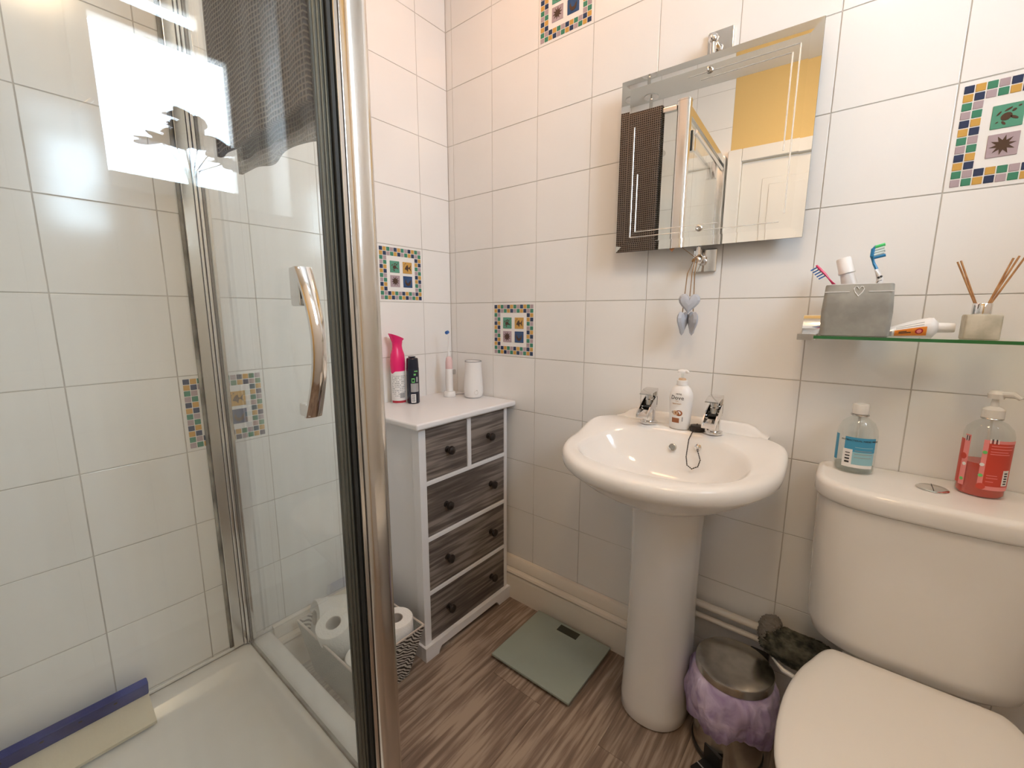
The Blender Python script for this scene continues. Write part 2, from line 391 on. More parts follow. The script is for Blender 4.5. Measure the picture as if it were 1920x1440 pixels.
o = mb.build('yellow_plaster', 'yellow', wall_front, smooth=False)
# window wall with deep reveal
WY0, WY1, WZ0, WZ1, WP = -1.005, -0.400, 1.500, 2.36, 2.14
mb = MB()
mb.box(WX+RC, WX+0.3, BY-0.1, WY0, 0, CZ); mb.box(WX+RC, WX+0.3, WY1, 0.1, 0, CZ)
mb.box(WX+RC, WX+0.3, WY0, WY1, 0, WZ0); mb.box(WX+RC, WX+0.3, WY0, WY1, WZ1, CZ)
wall_right = struct(mb.build('wall_right', 'grout', smooth=False))
TH = 0.004
tcache = {}
def tile_obj(w, h, axis, parent, loc, name='tile'):
    key = (round(w, 4), round(h, 4), axis)
    if key in tcache:
        o = bpy.data.objects.new(name, tcache[key]); C.objects.link(o); o.parent = parent
    else:
        g = 0.0011
        mb = MB()
        if axis == 'y-': mb.box(g, w-g, 0, TH, g, h-g, 0.0007, 2)        # faces -Y, surface at y=0
        if axis == 'x+': mb.box(-TH, 0, g, w-g, g, h-g, 0.0007, 2)
        if axis == 'y+': mb.box(g, w-g, -TH, 0, g, h-g, 0.0007, 2)
        if axis == 'x-': mb.box(0, TH, g, w-g, g, h-g, 0.0007, 2)
        o = mb.build(name, 'tile', parent, smooth=False, local=True); tcache[key] = o.data
    o.location = loc; WL[o.name] = Vector(loc)
    return o
def rows():
    out = []; r = -7
    while True:
        top = ZR-TW*r; bot = top-TW
        if top <= 0: break
        t2, b2 = min(top, CZ), max(bot, 0)
        if t2-b2 > 0.01: out.append((r, b2, t2))
        r += 1
    return out
def cols(off, length):
    c = [0.0]; x = off
    while x < length-0.01: c.append(x); x += TW
    c.append(length); return list(zip(c[:-1], c[1:]))
# mosaic decorative tiles ------------------------------------------------
PAT = ['BYGL', 'YBLG', 'GLBY', 'LGYB']
mcache = {}
def mosaic(tile, axis):
    """squares on a tile whose lower-left (as seen) is at local origin."""
    wl_ = WL[tile.name]; tile.name = 'decorative_tile'; WL[tile.name] = wl_
    def P(u, v, d):      # u right (as seen), v up, d out of wall
        if axis == 'y-': return Vector((u, -d, v))
        return Vector((d, 0.2-(0.2-u), v)) if False else Vector((d, u, v))   # x+ : seen right = +Y
    pitch = 0.01535; s = 0.0136; m0 = (0.2-12*pitch)/2
    def block(w, h, lift, bev, key):
        if key in mcache: return mcache[key]
        mb = MB(); a, b, c_ = P(0, 0, 0), P(w, h, lift), None
        mb.box(min(a.x, b.x), max(a.x, b.x), min(a.y, b.y), max(a.y, b.y), min(a.z, b.z), max(a.z, b.z), bev, 2)
        mcache[key] = mb; return mb
    def put(name, w, h, lift, mat, u, v, keyextra=''):
        key = (axis, round(w, 4), round(h, 4), mat if isinstance(mat, str) else mat.name)
        if key in mcache: o = bpy.data.objects.new(name, mcache[key]); C.objects.link(o); o.parent = tile
        else:
            mb = MB(); a, b = P(0, 0, -0.0003), P(w, h, lift)
            mb.box(min(a.x, b.x), max(a.x, b.x), min(a.y, b.y), max(a.y, b.y), min(a.z, b.z), max(a.z, b.z), 0.0006, 1)
            o = mb.build(name, mat, tile, smooth=False, local=True); mcache[key] = o.data
        o.location = P(u, v, 0)
        return o
    for r in range(12):
        for c in range(12):
            if 2 <= r < 10 and 2 <= c < 10: continue
            put('mosaic_square', s, s, 0.0010, MC[PAT[r % 4][c % 4]], m0+c*pitch+(pitch-s)/2, 0.2-m0-(r+1)*pitch+(pitch-s)/2)
    def motif(shape, cu, cv, k):
        mb = MB()
        def poly(pts):
            a = [P(cu+x_*k, cv+y_*k, 0.0008) for x_, y_ in pts]; b = [P(cu+x_*k, cv+y_*k, 0.0021) for x_, y_ in pts]
            mb.rings([a, b])
        def ell(x_, y_, a_, b_, rot=0, n=12):
            poly([(x_+a_*math.cos(t)*math.cos(rot)-b_*math.sin(t)*math.sin(rot), y_+a_*math.cos(t)*math.sin(rot)+b_*math.sin(t)*math.cos(rot)) for t in [2*PI*i/n for i in range(n)]])
        if shape == 'turtle':
            ell(-0.05, -0.05, .30, .26, .5); ell(.30, .32, .12, .09, .6); ell(.35, -.18, .24, .08, -.5); ell(.0, .42, .22, .07, .5)
            ell(-.45, .22, .17, .06, .9); ell(-.15, -.48, .17, .07, -.9); ell(-.5, -.38, .08, .04, .6); ell(.55, .55, .09, .06, .3)
        if shape == 'fish':
            poly([(-.5, -.2), (-.25, .25), (.05, .45), (.1, .15), (.3, .0), (.1, -.2), (.05, -.55), (-.15, -.3)])
            poly([(.25, .02), (.6, .45), (.5, .0), (.62, -.45), (.3, -.1)]); ell(-.55, .4, .06, .06); ell(-.35, .58, .07, .07); ell(-.62, .18, .05, .05)
        if shape == 'star':
            poly([((.68 if i % 2 == 0 else .33)*math.cos(PI*i/10+.15), (.68 if i % 2 == 0 else .33)*math.sin(PI*i/10+.15)) for i in range(20)])
        if shape == 'moon':
            out = [(.5*math.cos(t), .05+.62*math.sin(t)) for t in [PI*1.0+PI*i/12 for i in range(13)]]
            inn = [(.28*math.cos(t), .12+.30*math.sin(t)) for t in [2*PI-PI*i/10 for i in range(11)]]
            poly(out+[(.58, .35), (.40, .12)]+inn+[(-.36, .35)])
        return mb
    ps = 0.041
    for (shape, u, v, mat) in (('turtle', 0.0475, 0.1040, 'picgreen'), ('fish', 0.0975+.006, 0.1040, MC['Y']), ('star', 0.0475, 0.0535, MC['L']), ('moon', 0.0975+.006, 0.0535, 'picblue')):
        u += 0.004
        o = put('picture_square', ps, ps, 0.0014, mat, u, v)
        mm = motif(shape, u+ps/2, v+ps/2, ps*0.62)
        mm.build('sea_motif', 'silkmotif', tile, local=True)
# wall_back tiles
for (x0, x1) in cols(GX0, WX):
    for (r, z0, z1) in rows():
        t = tile_obj(x1-x0, z1-z0, 'y-', wall_basin, (x0, 0, z0))
        k = round((x0-GX0)/TW)+0
        if (k, r) in ((1, 0), (2, -5), (7, -2)): mosaic(t, 'y-')
for (y0, y1) in cols(GY0, -BY):
    for (r, z0, z1) in rows():
        t = tile_obj(y1-y0, z1-z0, 'x+', wall_left, (0, -y1, z0))
        k = round((y0-GY0)/TW)
        if y0 > 0.1 and (k, r) in ((0, -1), (3, 1)): mosaic(t, 'x+')
for (x0, x1) in ((0, .15), (.15, .35), (.35, .55), (.55, .75)):
    for (r, z0, z1) in rows(): tile_obj(x1-x0, z1-z0, 'y+', wall_front, (x0, BY, z0))
mb = MB()
for (y0, y1) in cols(GY0, -BY):
    for (r, z0, z1) in rows():
        a, b = -y1, -y0
        if b > WY0 and a < WY1 and z1 > WZ0 and z0 < WZ1:
            if z0 < WZ0: mb.box(WX, WX+TH, a+.001, b-.001, z0+.001, WZ0-.001)
            if a < WY0: mb.box(WX, WX+TH, a+.001, WY0-.001, max(z0, WZ0)+.001, z1-.001)
            if b > WY1: mb.box(WX, WX+TH, WY1+.001, b-.001, max(z0, WZ0)+.001, z1-.001)
        else: mb.box(WX, WX+TH, a+.001, b-.001, z0+.001, z1-.001)
o = mb.build('wall_tiling', 'tile', wall_right, smooth=False); o['kind'] = 'stuff'
# window --------------------------------------------------------------
mb = MB()
fw = 0.05
def frame(mb, y0, y1, z0, z1, w, x0, x1):
    mb.box(x0, x1, y0, y1, z0, z0+w, .003, 1); mb.box(x0, x1, y0, y1, z1-w, z1, .003, 1)
    mb.box(x0, x1, y0, y0+w, z0+w, z1-w, .003, 1); mb.box(x0, x1, y1-w, y1, z0+w, z1-w, .003, 1)
frame(mb, WY0+.001, WY1-.001, WZ0+.001, WZ1-.001, 0.045, WP-0.03, WP+0.03)
mb.box(WP-.03, WP+.03, WY0+.04, WY1-.04, 2.122, 2.149, .003, 1); mb.box(WP-.03, WP+.03, WY0+.04, WY1-.04, 2.196, WZ1-.04, .003, 1); mb.box(WP-.03, WP+.03, -.599, WY1-.04, 2.149, 2.196, .0, 1)
window = struct(mb.build('window_1', 'framebrown'))
mb = MB(); mb.box(WP-.045, WP, WY1-.120, WY1-.046, WZ0+.047, 2.120, .003, 1); mb.box(WP-.045, WP, WY0+.046, WY0+.100, WZ0+.047, 2.120, .003, 1); mb.box(WP-.045, WP, WY0+.100, WY1-.120, WZ0+.047, WZ0+.100, .003, 1); mb.box(WP-.045, WP, WY0+.100, WY1-.120, 2.068, 2.120, .003, 1); mb.build('opening_sash', 'framebrown', window)
mb = MB(); mb.box(WP+.004, WP+.010, WY0+.095, WY1-.115, WZ0+.095, 2.073); mb.build('window_pane', 'pane', window, smooth=False)
mb = MB(); mb.box(WP+.004, WP+.010, WY0+.044, -.60, 2.150, 2.195); mb.build('fanlight_pane', 'pane', window, smooth=False)
mb = MB(); mb.box(WP-.075, WP-.046, -0.955, -0.925, 1.76, 1.80, .003)
mb.box(-.007, .007, -.006, .006, -.075, .005, .003, 2, Matrix.Translation((WP-.075, -.93, 1.79)) @ Matrix.Rotation(-.75, 4, 'X')); mb.build('window_handle', 'chrome_soft', window)
mb = MB(); mb.box(WX-.004, WP-.03, WY0+.001, WY1-.001, WZ0+.0005, WZ0+.004, .001, 1); mb.build('sill_tile', 'tile', window)
mb = MB()
for yy in (WY0+.0005, WY1-.0025): mb.box(WX+.005, WP-.03, yy, yy+.002, WZ0+.004, WZ1-.002)
mb.box(WX+.005, WP-.03, WY0+.003, WY1-.003, WZ1-.0025, WZ1-.0005)
mb.build('reveal_lining', 'ceiling', window, smooth=False)
# door ----------------------------------------------------------------
mb = MB()
mb.box(DX0-.06, DX0+.012, BY-.02, BY+.02, 0, DZ+.055, .005); mb.box(DX1-.012, DX1+.06, BY-.02, BY+.02, 0, DZ+.055, .005)
mb.box(DX0+.012, DX1-.012, BY-.02, BY+.02, DZ-.012, DZ+.055, .005)
o = struct(mb.build('trim_1', 'door'))
mb = MB(); mb.box(DX0+.014, DX1-.014, BY-.045, BY-.008, .006, DZ-.015, .003)
door = struct(mb.build('door_1', 'door'))
for (a, b) in ((DX0+.12, DX0+.34), (DX0+.42, DX0+.64)):
    for (z0, z1) in ((1.50, 1.87), (.83, 1.42), (.15, .70)):
        mb = MB(); mb.box(a, b, BY-.010, BY-.004, z0, z1, .004); mb.box(a+.035, b-.035, BY-.006, BY-.0005, z0+.035, z1-.035, .004)
        mb.build('door_panel', 'door', door)
mb = MB(); mb.box(DX0+.05, DX0+.085, BY-.009, BY-.002, .95, 1.09, .003); mb.tube([(DX0+.067, BY-.005, 1.03), (DX0+.067, BY+.035, 1.03), (DX0+.075, BY+.04, 1.03), (DX0+.17, BY+.04, 1.03)], .008); mb.build('door_handle', 'chrome', door)
# skirting --------------------------------------------------------------
SK = [(0.0003, .1685), (.010, .166), (.016, .158), (.020, .130), (.017, .126), (.021, .122), (.030, .119), (.033, .112), (.030, .104), (.026, .101), (.029, .097), (.030, .090), (.030, .0), (.0003, .0)]
mb = MB(); mb.rings([[Vector((.0003, -d, z)) for d, z in SK], [Vector((1.03, -d, z)) for d, z in SK]])
struct(mb.build('baseboard_back', 'cream'))
mb = MB(); mb.rings([[Vector((d, -.0305, z)) for d, z in SK], [Vector((d, -.785, z)) for d, z in SK]])
struct(mb.build('baseboard_left', 'cream'))
# ceiling lamps, the larger one an added fill ------------------------------------------------------------
def ceil_lamp(LX, LY, r, glow, label):
    lamp = thing('ceiling_lamp', label, 'lamp', (LX, LY, CZ))
    MB().lathe([(r, CZ-.0005), (r+.005, CZ-.012), (r, CZ-.03)], LX, LY, 40).build('lamp_base', 'white', lamp)
    MB().lathe([(r*.96, CZ-.0305), (r*.95, CZ-.05), (r*.8, CZ-.068), (r*.47, CZ-.077), (r*.07, CZ-.079)], LX, LY, 40).build('lamp_shade', glow, lamp)
ceil_lamp(1.30, -.98, .15, 'fillglow', 'round white flush ceiling lamp added as fill in front of the toilet')  # unseen second lamp, added as fill for the shade below the basin
ceil_lamp(.52, -.42, .09, 'fillglow2', 'small round warm ceiling lamp in the corner above the chest')

# ------------------------------------------------------------------ shower
SYY = -.85
tray = thing('shower_tray', 'white acrylic shower tray along the left wall', 'shower tray', (.40, -1.24, 0))
TX0, TX1, TY0, TY1 = 0.0005, 0.80, BY+.0005, -0.79
cx_, cy_, hx_, hy_ = (TX0+TX1)/2, (TY0+TY1)/2, (TX1-TX0)/2, (TY1-TY0)/2
rs = [rr(cx_, cy_, hx_, hy_, .006, 0), rr(cx_, cy_, hx_, hy_, .006, .150), rr(cx_, cy_, hx_-.003, hy_-.003, .006, .157), rr(cx_, cy_, hx_-.010, hy_-.010, .006, .160),
      rr(cx_, cy_, hx_-.055, hy_-.075, .05, .160), rr(cx_, cy_, hx_-.061, hy_-.081, .052, .157), rr(cx_, cy_, hx_-.075, hy_-.095, .055, .134), rr(cx_, cy_, hx_-.095, hy_-.115, .06, .127), rr(cx_, cy_, .04, .04, .039, .122)]
MB().rings(rs).build('tray_body', 'tray', tray, angle=50)
MB().lathe([(.042, .1225), (.042, .126), (.034, .128), (.01, .1285)], cx_, cy_, 28).build('drain_cover', 'chrome', tray)
mb = MB(); mb.box(.022, .690, SYY-.004, SYY+.004, .1601, .1645); mb.build('glazing_line', 'mould', tray, smooth=False)
mb = MB()
mb.box(.0004, .010, -1.68, -.892, .1602, .168, .003); mb.build('wall_seal', 'tray', tray)

enc = thing('shower_enclosure', 'chrome framed clear glass shower enclosure with corner post', 'shower enclosure', (.70, -.85, .16))
GXF = 0.715; SY = -0.85; ZT = 2.0; ZB = 0.1648
mb = MB(); mb.box(.022, .690, SY-.003, SY+.003, ZB, ZT-.02); mb.build('side_glass', 'glass', enc, smooth=False)
mb = MB(); mb.box(GXF-.003, GXF+.003, -1.625, -.905, ZB+.006, ZT-.04); dg = mb.build('door_glass', 'glass', enc, smooth=False)
# wall channel: white leg, dark silicone line, chrome part
mb = MB(); mb.box(.0003, .012, -.893, -.868, ZB, ZT, .002); mb.build('wall_channel', 'chrome_soft', enc)
mb = MB(); mb.box(.0003, .0045, -.901, -.8935, ZB, ZT, .001, 1); mb.build('silicone_bead', 'mould', enc)
mb = MB(); mb.box(.0003, .016, -.8675, -.861, ZB, ZT, .001, 1); mb.box(.0003, .022, -.860, -.853, ZB, ZT, .0015, 1); mb.box(.0003, .024, -.8465, -.838, ZB, ZT, .0015, 1); mb.build('chrome_channel', 'chrome', enc)
mb = MB(); mb.box(.0003, .014, -.8525, -.847, ZB, ZT-.02); mb.build('glazing_seal', 'sealdark', enc, smooth=False)
# corner post, rounded chrome column
mb = MB(); mb.rings([rr(.7075, -.858, .0275, .0235, .015, z, 6) for z in (ZB-.0, ZT+.01)]); mb.build('corner_post', 'chrome_soft', enc)
mb = MB(); mb.rings([rr(.7075, -.858, .0285, .0245, .015, z, 6) for z in (ZT+.0105, ZT+.016)]); mb.build('post_cap', 'chrome', enc)
mb = MB(); mb.box(.700, .727, -.8885, -.882, ZB, ZT, .001, 1); mb.build('post_flange', 'chrome_soft', enc)
mb = MB(); mb.box(.702, .722, -.896, -.889, ZB, ZT, .001, 1); mb.build('magnetic_seal', 'sealdark', enc)
mb = MB()
for k in range(3): mb.tube([(.7165, -.9005-.0060*k, ZB), (.7165, -.9005-.0060*k, ZT-.05)], .0023, 8)
mb.build('ribbed_seal', 'seal', enc)
MB().box(.7125, .7165, -.917, -.897, ZB, ZT-.05).build('seal_base', 'sealbase', enc, smooth=False)
mb = MB(); mb.box(GXF-.014, GXF+.014, -1.665, -.882, ZT-.038, ZT, .003); mb.build('front_top_rail', 'chrome_soft', enc)
mb = MB(); mb.box(.0003, .680, SY-.011, SY+.011, ZT-.02, ZT, .003); mb.build('side_top_rail', 'chrome_soft', enc)
mb = MB(); mb.box(GXF-.02, GXF+.02, -1.6895, -1.63, ZB, ZT+.01, .004); mb.build('end_post', 'chrome_soft', enc)
mb = MB(); mb.tube([(GXF+.03, -.905, 1.90), (GXF+.03, -1.50, 1.90)], .009, 12); mb.build('sliding_bar', 'chrome', enc)
for yy in (-1.40, -.93):
    mb = MB(); mb.box(GXF+.003, GXF+.026, yy-.012, yy+.012, 1.83, 1.915, .003); mb.build('roller_bracket', 'chrome', enc)
# handle : curved flat chrome bar
HY = -.963
def bow(t): return .022+.036*math.sin(PI*min(max(t, 0), 1))
mb = MB(); rs = []
for i in range(21):
    t = i/20; z = .985+.207*t; x_ = GXF+.003+.016+.036*math.sin(PI*(t*0.9+.05)); w = .0115-.002*math.sin(PI*t); th = .0035
    rs.append([Vector((x_-th, HY-w, z)), Vector((x_+th*.4, HY-w, z)), Vector((x_+th*1.3, HY-w*.5, z)), Vector((x_+th*1.5, HY, z)), Vector((x_+th*1.3, HY+w*.5, z)), Vector((x_+th*.4, HY+w, z)), Vector((x_-th, HY+w, z))])
mb.rings(rs)
for (z0, z1) in ((.985, 1.004), (1.140, 1.192)):
    mb.box(GXF+.0032, GXF+.030, HY-.010, HY+.010, z0, z1, .003)
mb.build('door_handle', 'chrome', dg)

# towel over the side panel -----------------------------------------------
def towel():
    mb = MB(); NX = 40; xs = [.215+(.62-.215)*i/NX for i in range(NX+1)]
    prof = [(-1, z) for z in [1.462+(1.985-1.462)*j/18 for j in range(19)]] + [(a, None) for a in (0.8, .5, .2)] + [(1, z) for z in [1.985-(1.985-1.435)*j/22 for j in range(23)]]
    def pos(i, j, off):
        x_ = xs[i]; s_, z = prof[j]
        rip = .004*math.sin(x_*55)+.003*math.sin(x_*23+1)
        if z is None:
            a = PI*(s_); y = SY+(.014+off)*-math.cos(PI-PI*s_)*-1; zz = 2.001+(.006+off)*math.sin(PI*s_)
            return Vector((x_, SY-(.017+off)*math.cos(PI*(1-s_)), zz))
        k = min(1, (2.0-z)/.3)*.7
        hem = (.006*math.sin(x_*30) if z < 1.5 else 0)
        y = SY+s_*(.016+off)+rip*k*.9*s_ if s_ > 0 else SY-(.016+off)-abs(rip)*k
        return Vector((x_, y, z+hem*(1 if z < 1.46 else .0)))
    # order front hem up, over, back down
    n = len(prof)
    a = [[mb.bm.verts.new(pos(i, j, .007)) for j in range(n)] for i in range(NX+1)]
    b = [[mb.bm.verts.new(pos(i, j, .0)) for j in range(n)] for i in range(NX+1)]
    for i in range(NX):
        for j in range(n-1):
            mb.bm.faces.new((a[i][j], a[i+1][j], a[i+1][j+1], a[i][j+1])); mb.bm.faces.new((b[i][j], b[i][j+1], b[i+1][j+1], b[i+1][j]))
        for j in (0, n-1): mb.bm.faces.new((a[i][j], b[i][j], b[i+1][j], a[i+1][j]))
    for i in (0, NX):
        for j in range(n-1): mb.bm.faces.new((a[i][j], a[i][j+1], b[i][j+1], b[i][j]))
    return tag(mb.build('towel', 'waffle', None, angle=80), 'dark brown waffle towel hanging over the shower side panel', 'towel')
towel()
AX, AY = .30, -1.62
arm = thing('ceiling_shower', 'chrome ceiling flange and pipe above the shower', 'shower arm', (AX, AY, CZ))
MB().lathe([(.0, CZ-.0005), (.042, CZ-.0005), (.042, CZ-.008), (.014, CZ-.014), (.0, CZ-.015)], AX, AY, 28).build('flange', 'chrome', arm)
MB().tube([(AX, AY, CZ-.012), (AX, AY, 2.10)], .010, 14).build('pipe', 'chrome', arm)
MB().lathe([(.02, 2.115), (.09, 2.10), (.10, 2.092), (.10, 2.088), (.0, 2.086)], AX, AY, 32).build('shower_head', 'chrome', arm)

# squeegee ---------------------------------------------------------------
sq = thing('squeegee', 'blue and cream squeegee lying along the left wall in the shower tray', 'squeegee', (.03, -1.33, .16))
m_ = Matrix.Translation((.030, -1.345, .205)) @ Matrix.Rotation(.35, 4, 'Y')
mb = MB(); mb.box(-.010, .010, -.255, .255, -.020, .022, .003, 2, m_); bar = mb.build('blade_holder', 'blueplastic', sq)
for k in range(8): MB().box(.0098, .0106, -.23+.06*k, -.224+.06*k, .006, .011, 0, 1, m_).build('rivet_slot', 'darkprint', bar, smooth=False)
mb = MB(); mb.rings([[Vector((x_, -1.345+y_, z_)) for x_, z_ in ((.0225, .1845), (.037, .183), (.094, .1475), (.092, .139), (.026, .166))] for y_ in (-.256, -.12, 0, .12, .254)]); mb.build('rubber_blade', 'foam', sq)
sq.location.z += 0.0 

# ------------------------------------------------------------------ chest of drawers
CHX, CY0, CY1, CT = 0.33, -.456, -.034, .806
ch = thing('chest_of_drawers', 'narrow white chest with grey wood drawer fronts in the corner', 'chest of drawers', (.18, -.245, 0))
mb = MB()
mb.box(.036, CHX-.006, CY0+.012, CY0+.024, .05, CT-.022); mb.box(.036, CHX-.006, CY1-.016, CY1-.004, .05, CT-.022)      # side sheets, recessed
mb.box(.036, .044, CY0+.02, CY1-.01, .05, CT-.022)
mb.box(.036, CHX-.006, CY0+.02, CY1-.01, .05, .062)
mb.box(.036, CHX-.012, CY0+.02, CY1-.01, CT-.034, CT-.022)
mb.build('carcass', 'cabinet', ch)
mb = MB(); mb.box(.033, CHX, CY0, CY0+.026, .05, CT-.021, .002)
mb.box(CHX-.022, CHX, CY1-.013, CY1, .05, CT-.021, .002); 
mb = MB()
for (xa, xb) in ((CHX-.034, CHX), (.034, .068)):
    mb.box(xa, xb, CY0+.003, CY0+.030, .03, CT-.0205, .0015); mb.box(xa, xb, CY1-.016, CY1-.0, .03, CT-.0205, .0015)
zs = [.778, .610, .594, .422, .405, .233, .217, .050]
for (za, zb) in ((.779, CT-.0205), (.594+.001, .609), (.406, .421), (.218, .232), (.030, .049)):
    mb.box(CHX-.020, CHX-.0005, CY0+.029, CY1-.014, za, zb, .001, 1)
mb.box(CHX-.020, CHX-.0006, -.244, -.226, .608, .780, .001, 1)
mb.build('face_frame', 'cabinet', ch)
def drawer(y0, y1, z0, z1, kn):
    mb = MB(); mb.box(CHX-.020, CHX-.003, y0+.0012, y1-.0012, z0+.0012, z1-.0012, .001, 1)
    d = mb.build('drawer', 'drawer', ch)
    for ky in kn:
        R = Matrix.Translation((CHX-.003, ky, (z0+z1)/2)) @ Matrix.Rotation(PI/2, 4, 'Y')
        MB().lathe([(.011, 0), (.0105, .002), (.006, .004), (.0055, .010), (.012, .015), (.0145, .020), (.013, .026), (.007, .030), (.0, .031)], 0, 0, 20, 1, 1, R).build('knob', 'knob', d)
drawer(-.427, -.244, .609, .779, (-.335,)); drawer(-.226, -.048, .609, .779, (-.137,))
drawer(-.427, -.048, .421, .595, (-.345, -.125)); drawer(-.427, -.048, .232, .406, (-.345, -.125)); drawer(-.427, -.048, .049, .218, (-.345, -.125))
# plinth with cut-out feet
pol = [(0, 0), (.055, 0), (.058, .010), (.068, .022), (.35, .022), (.362, .010), (.366, 0), (.432, 0), (.432, .050), (0, .050)]
Wd = CY1-CY0+.010
pol = [(x_*Wd/.432, z_) for x_, z_ in pol]
mb = MB(); MX = Matrix(((0, 0, 1, CHX-.008), (1, 0, 0, CY0-.005), (0, 1, 0, 0), (0, 0, 0, 1)))
mb.prism(pol, MX, .020)
mb.box(.034, CHX-.009, CY0-.005, CY0+.010, 0, .050, .001, 1); mb.box(.034, CHX-.009, CY1-.010, CY1+.0035, 0, .050, .001, 1)
mb.build('plinth', 'cabinet', ch)
mb = MB(); mb.box(.002, CHX+.020, CY0-.018, -.005, CT-.020, CT, .006, 3); mb.build('chest_top', 'cabinet', ch)

# ------------------------------------------------------------------ things on the chest
def view_ang(x_, y_): return math.atan2(CAMY-y_, CAMX-x_)
# pink air freshener
px, py = .045, -.308
af = thing('air_freshener', 'magenta topped air freshener spray can on the white chest', 'spray can', (px, py, CT))
MB().lathe([(.0, CT), (.025, CT+.0005), (.026, CT+.004), (.026, CT+.115), (.0255, CT+.118)], px, py, 28).build('can', 'white', af)
prof = [(.0262, CT+.1185), (.028, CT+.130), (.029, CT+.150), (.0285, CT+.165), (.026, CT+.185), (.020, CT+.203), (.0165, CT+.215), (.017, CT+.226), (.021, CT+.240), (.026, CT+.250)]
rs = []
for k, (r_, z_) in enumerate(prof):
    ring = []
    for i in range(28):
        a = 2*PI*i/28; dy = math.sin(a)*r_*(1.0 if z_ < CT+.215 else 1.15); dx = math.cos(a)*r_*.8
        tilt = 0
        if z_ > CT+.21: tilt = -dy*.38*(z_-CT-.21)/.04
        ring.append(Vector((px+dx, py+dy+(-.003 if z_ > CT+.23 else 0), z_-.008+tilt)))
    rs.append(ring)
MB().rings(rs).build('trigger_cap', 'magenta', af)
f = cylmap(px, py, .0262, view_ang(px, py))
patch(f, -1.1, 1.1, CT+.004, CT+.012, 14, 1).build('red_band', 'red', af)
mb = MB()
for r_ in range(12):
    zz = CT+.10-.0065*r_
    for q in range(9):
        if random.random() < .75:
            u0 = -.95+.22*q; w = random.uniform(.08, .19)
            a, b, c_, d = f(u0, zz, .0003), f(u0+w, zz, .0003), f(u0+w, zz+.0028, .0003), f(u0, zz+.0028, .0003)
            e_ = f(u0, zz, .0)-a
            mb.rings([[a+e_*.5, b+e_*.5, c_+e_*.5, d+e_*.5], [a, b, c_, d]])
mb.build('print', 'greyprint', af, smooth=False)
patch(f, .15, .85, CT+.022, CT+.040, 8, 1, .0005).build('information_panel', 'greyprint', af)
# black deodorant
px, py = .088, -.277
bd = thing('deodorant_can', 'black deodorant can with green print in front of the magenta spray', 'spray can', (px, py, CT))
MB().lathe([(.0, CT), (.0205, CT+.0005), (.0225, CT+.004), (.0225, CT+.128), (.0222, CT+.130)], px, py, 28).build('can', 'navy', bd)
MB().lathe([(.0218, CT+.1305), (.0218, CT+.136), (.0205, CT+.162), (.018, CT+.165), (.0, CT+.166)], px, py, 28).build('cap', 'navy', bd)
MB().box(px-.012, px+.008, py-.010, py+.010, CT+.1662, CT+.1705, .002).build('spray_button', 'navy', bd)
f = cylmap(px, py, .0227, view_ang(px, py))
patch(f, -.35, .95, CT+.044, CT+.075, 10, 1, .0003).build('silver_band', 'silverprint', bd)
patch(f, -.35, .42, CT+.005, CT+.036, 8, 1, .0003).build('barcode_panel', 'white', bd)
mb = MB()
for k in range(5):
    z_ = CT+.010+.005*k; p_ = patch(f, -.25, .30, z_, z_+.0022, 6, 1, .0006); me = bpy.data.meshes.new('x'); p_.bm.to_mesh(me); mb.bm.from_mesh(me); p_.bm.free(); bpy.data.meshes.remove(me)
mb.build('barcode', 'darkprint', bd)
patch(f, -.2, .3, CT+.078, CT+.094, 6, 1, .0003).build('green_square', 'green', bd)
patch(f, -.10, .2, CT+.082, CT+.090, 6, 1, .0006).build('green_emblem', 'navy', bd)
patch(f, .25, .85, CT+.117, CT+.1205, 6, 1, .0003).build('green_stripe', 'green', bd)
patch(f, .15, .5, CT+.104, CT+.110, 6, 1, .0003).build('green_mark', 'green', bd)
patch(f, .55, .85, CT+.080, CT+.098, 6, 1, .0003).build('white_mark', 'greyprint', bd)
# electric toothbrush
px, py = .098, -.108
tb = thing('electric_toothbrush', 'pale pink electric toothbrush standing upright in a white charger', 'toothbrush', (px, py, CT))
MB().lathe([(.0, CT), (.022, CT+.0005), (.0235, CT+.004), (.0235, CT+.016), (.020, CT+.021), (.012, CT+.022)], px, py, 28).build('charger_base', 'white', tb)
MB().lathe([(.0, CT+.0222), (.014, CT+.0225), (.0145, CT+.06), (.0138, CT+.110)], px, py, 24).build('handle_body', 'white', tb)
MB().lathe([(.0139, CT+.1103), (.0135, CT+.135), (.0115, CT+.152), (.008, CT+.157), (.0, CT+.158)], px, py, 24).build('pink_grip', 'pinkpastel', tb)
MB().lathe([(.0, CT+.158), (.0055, CT+.1585), (.0062, CT+.165), (.0035, CT+.172), (.0024, CT+.20), (.0020, CT+.250)], px, py, 14).build('brush_neck', 'white', tb)
MB().lathe([(.0052, CT+.163), (.0052, CT+.1665)], px, py, 14).build('colour_ring', 'greyprint', tb)
MB().tube([(px-.002, py-.001, CT+.252), (px+.002, py-.012, CT+.250)], .0065, 12).build('bristles', 'bristleblue', tb)
mb = MB(); mb.box(px+.010, px+.020, py+.004, py+.018, CT+.088, CT+.108, .003); mb.build('head_holder', 'chrome_soft', tb)
tag(MB().tube([(px-.005, py+.026, CT+.0022), (px-.002, py+.05, CT+.0022), (px+.02, py+.075, CT+.0022), (px+.045, py+.080, CT+.0022)], .0016, 8).build('charger_cable', 'greyprint'), 'thin grey charger cable lying behind the toothbrush base', 'cable')
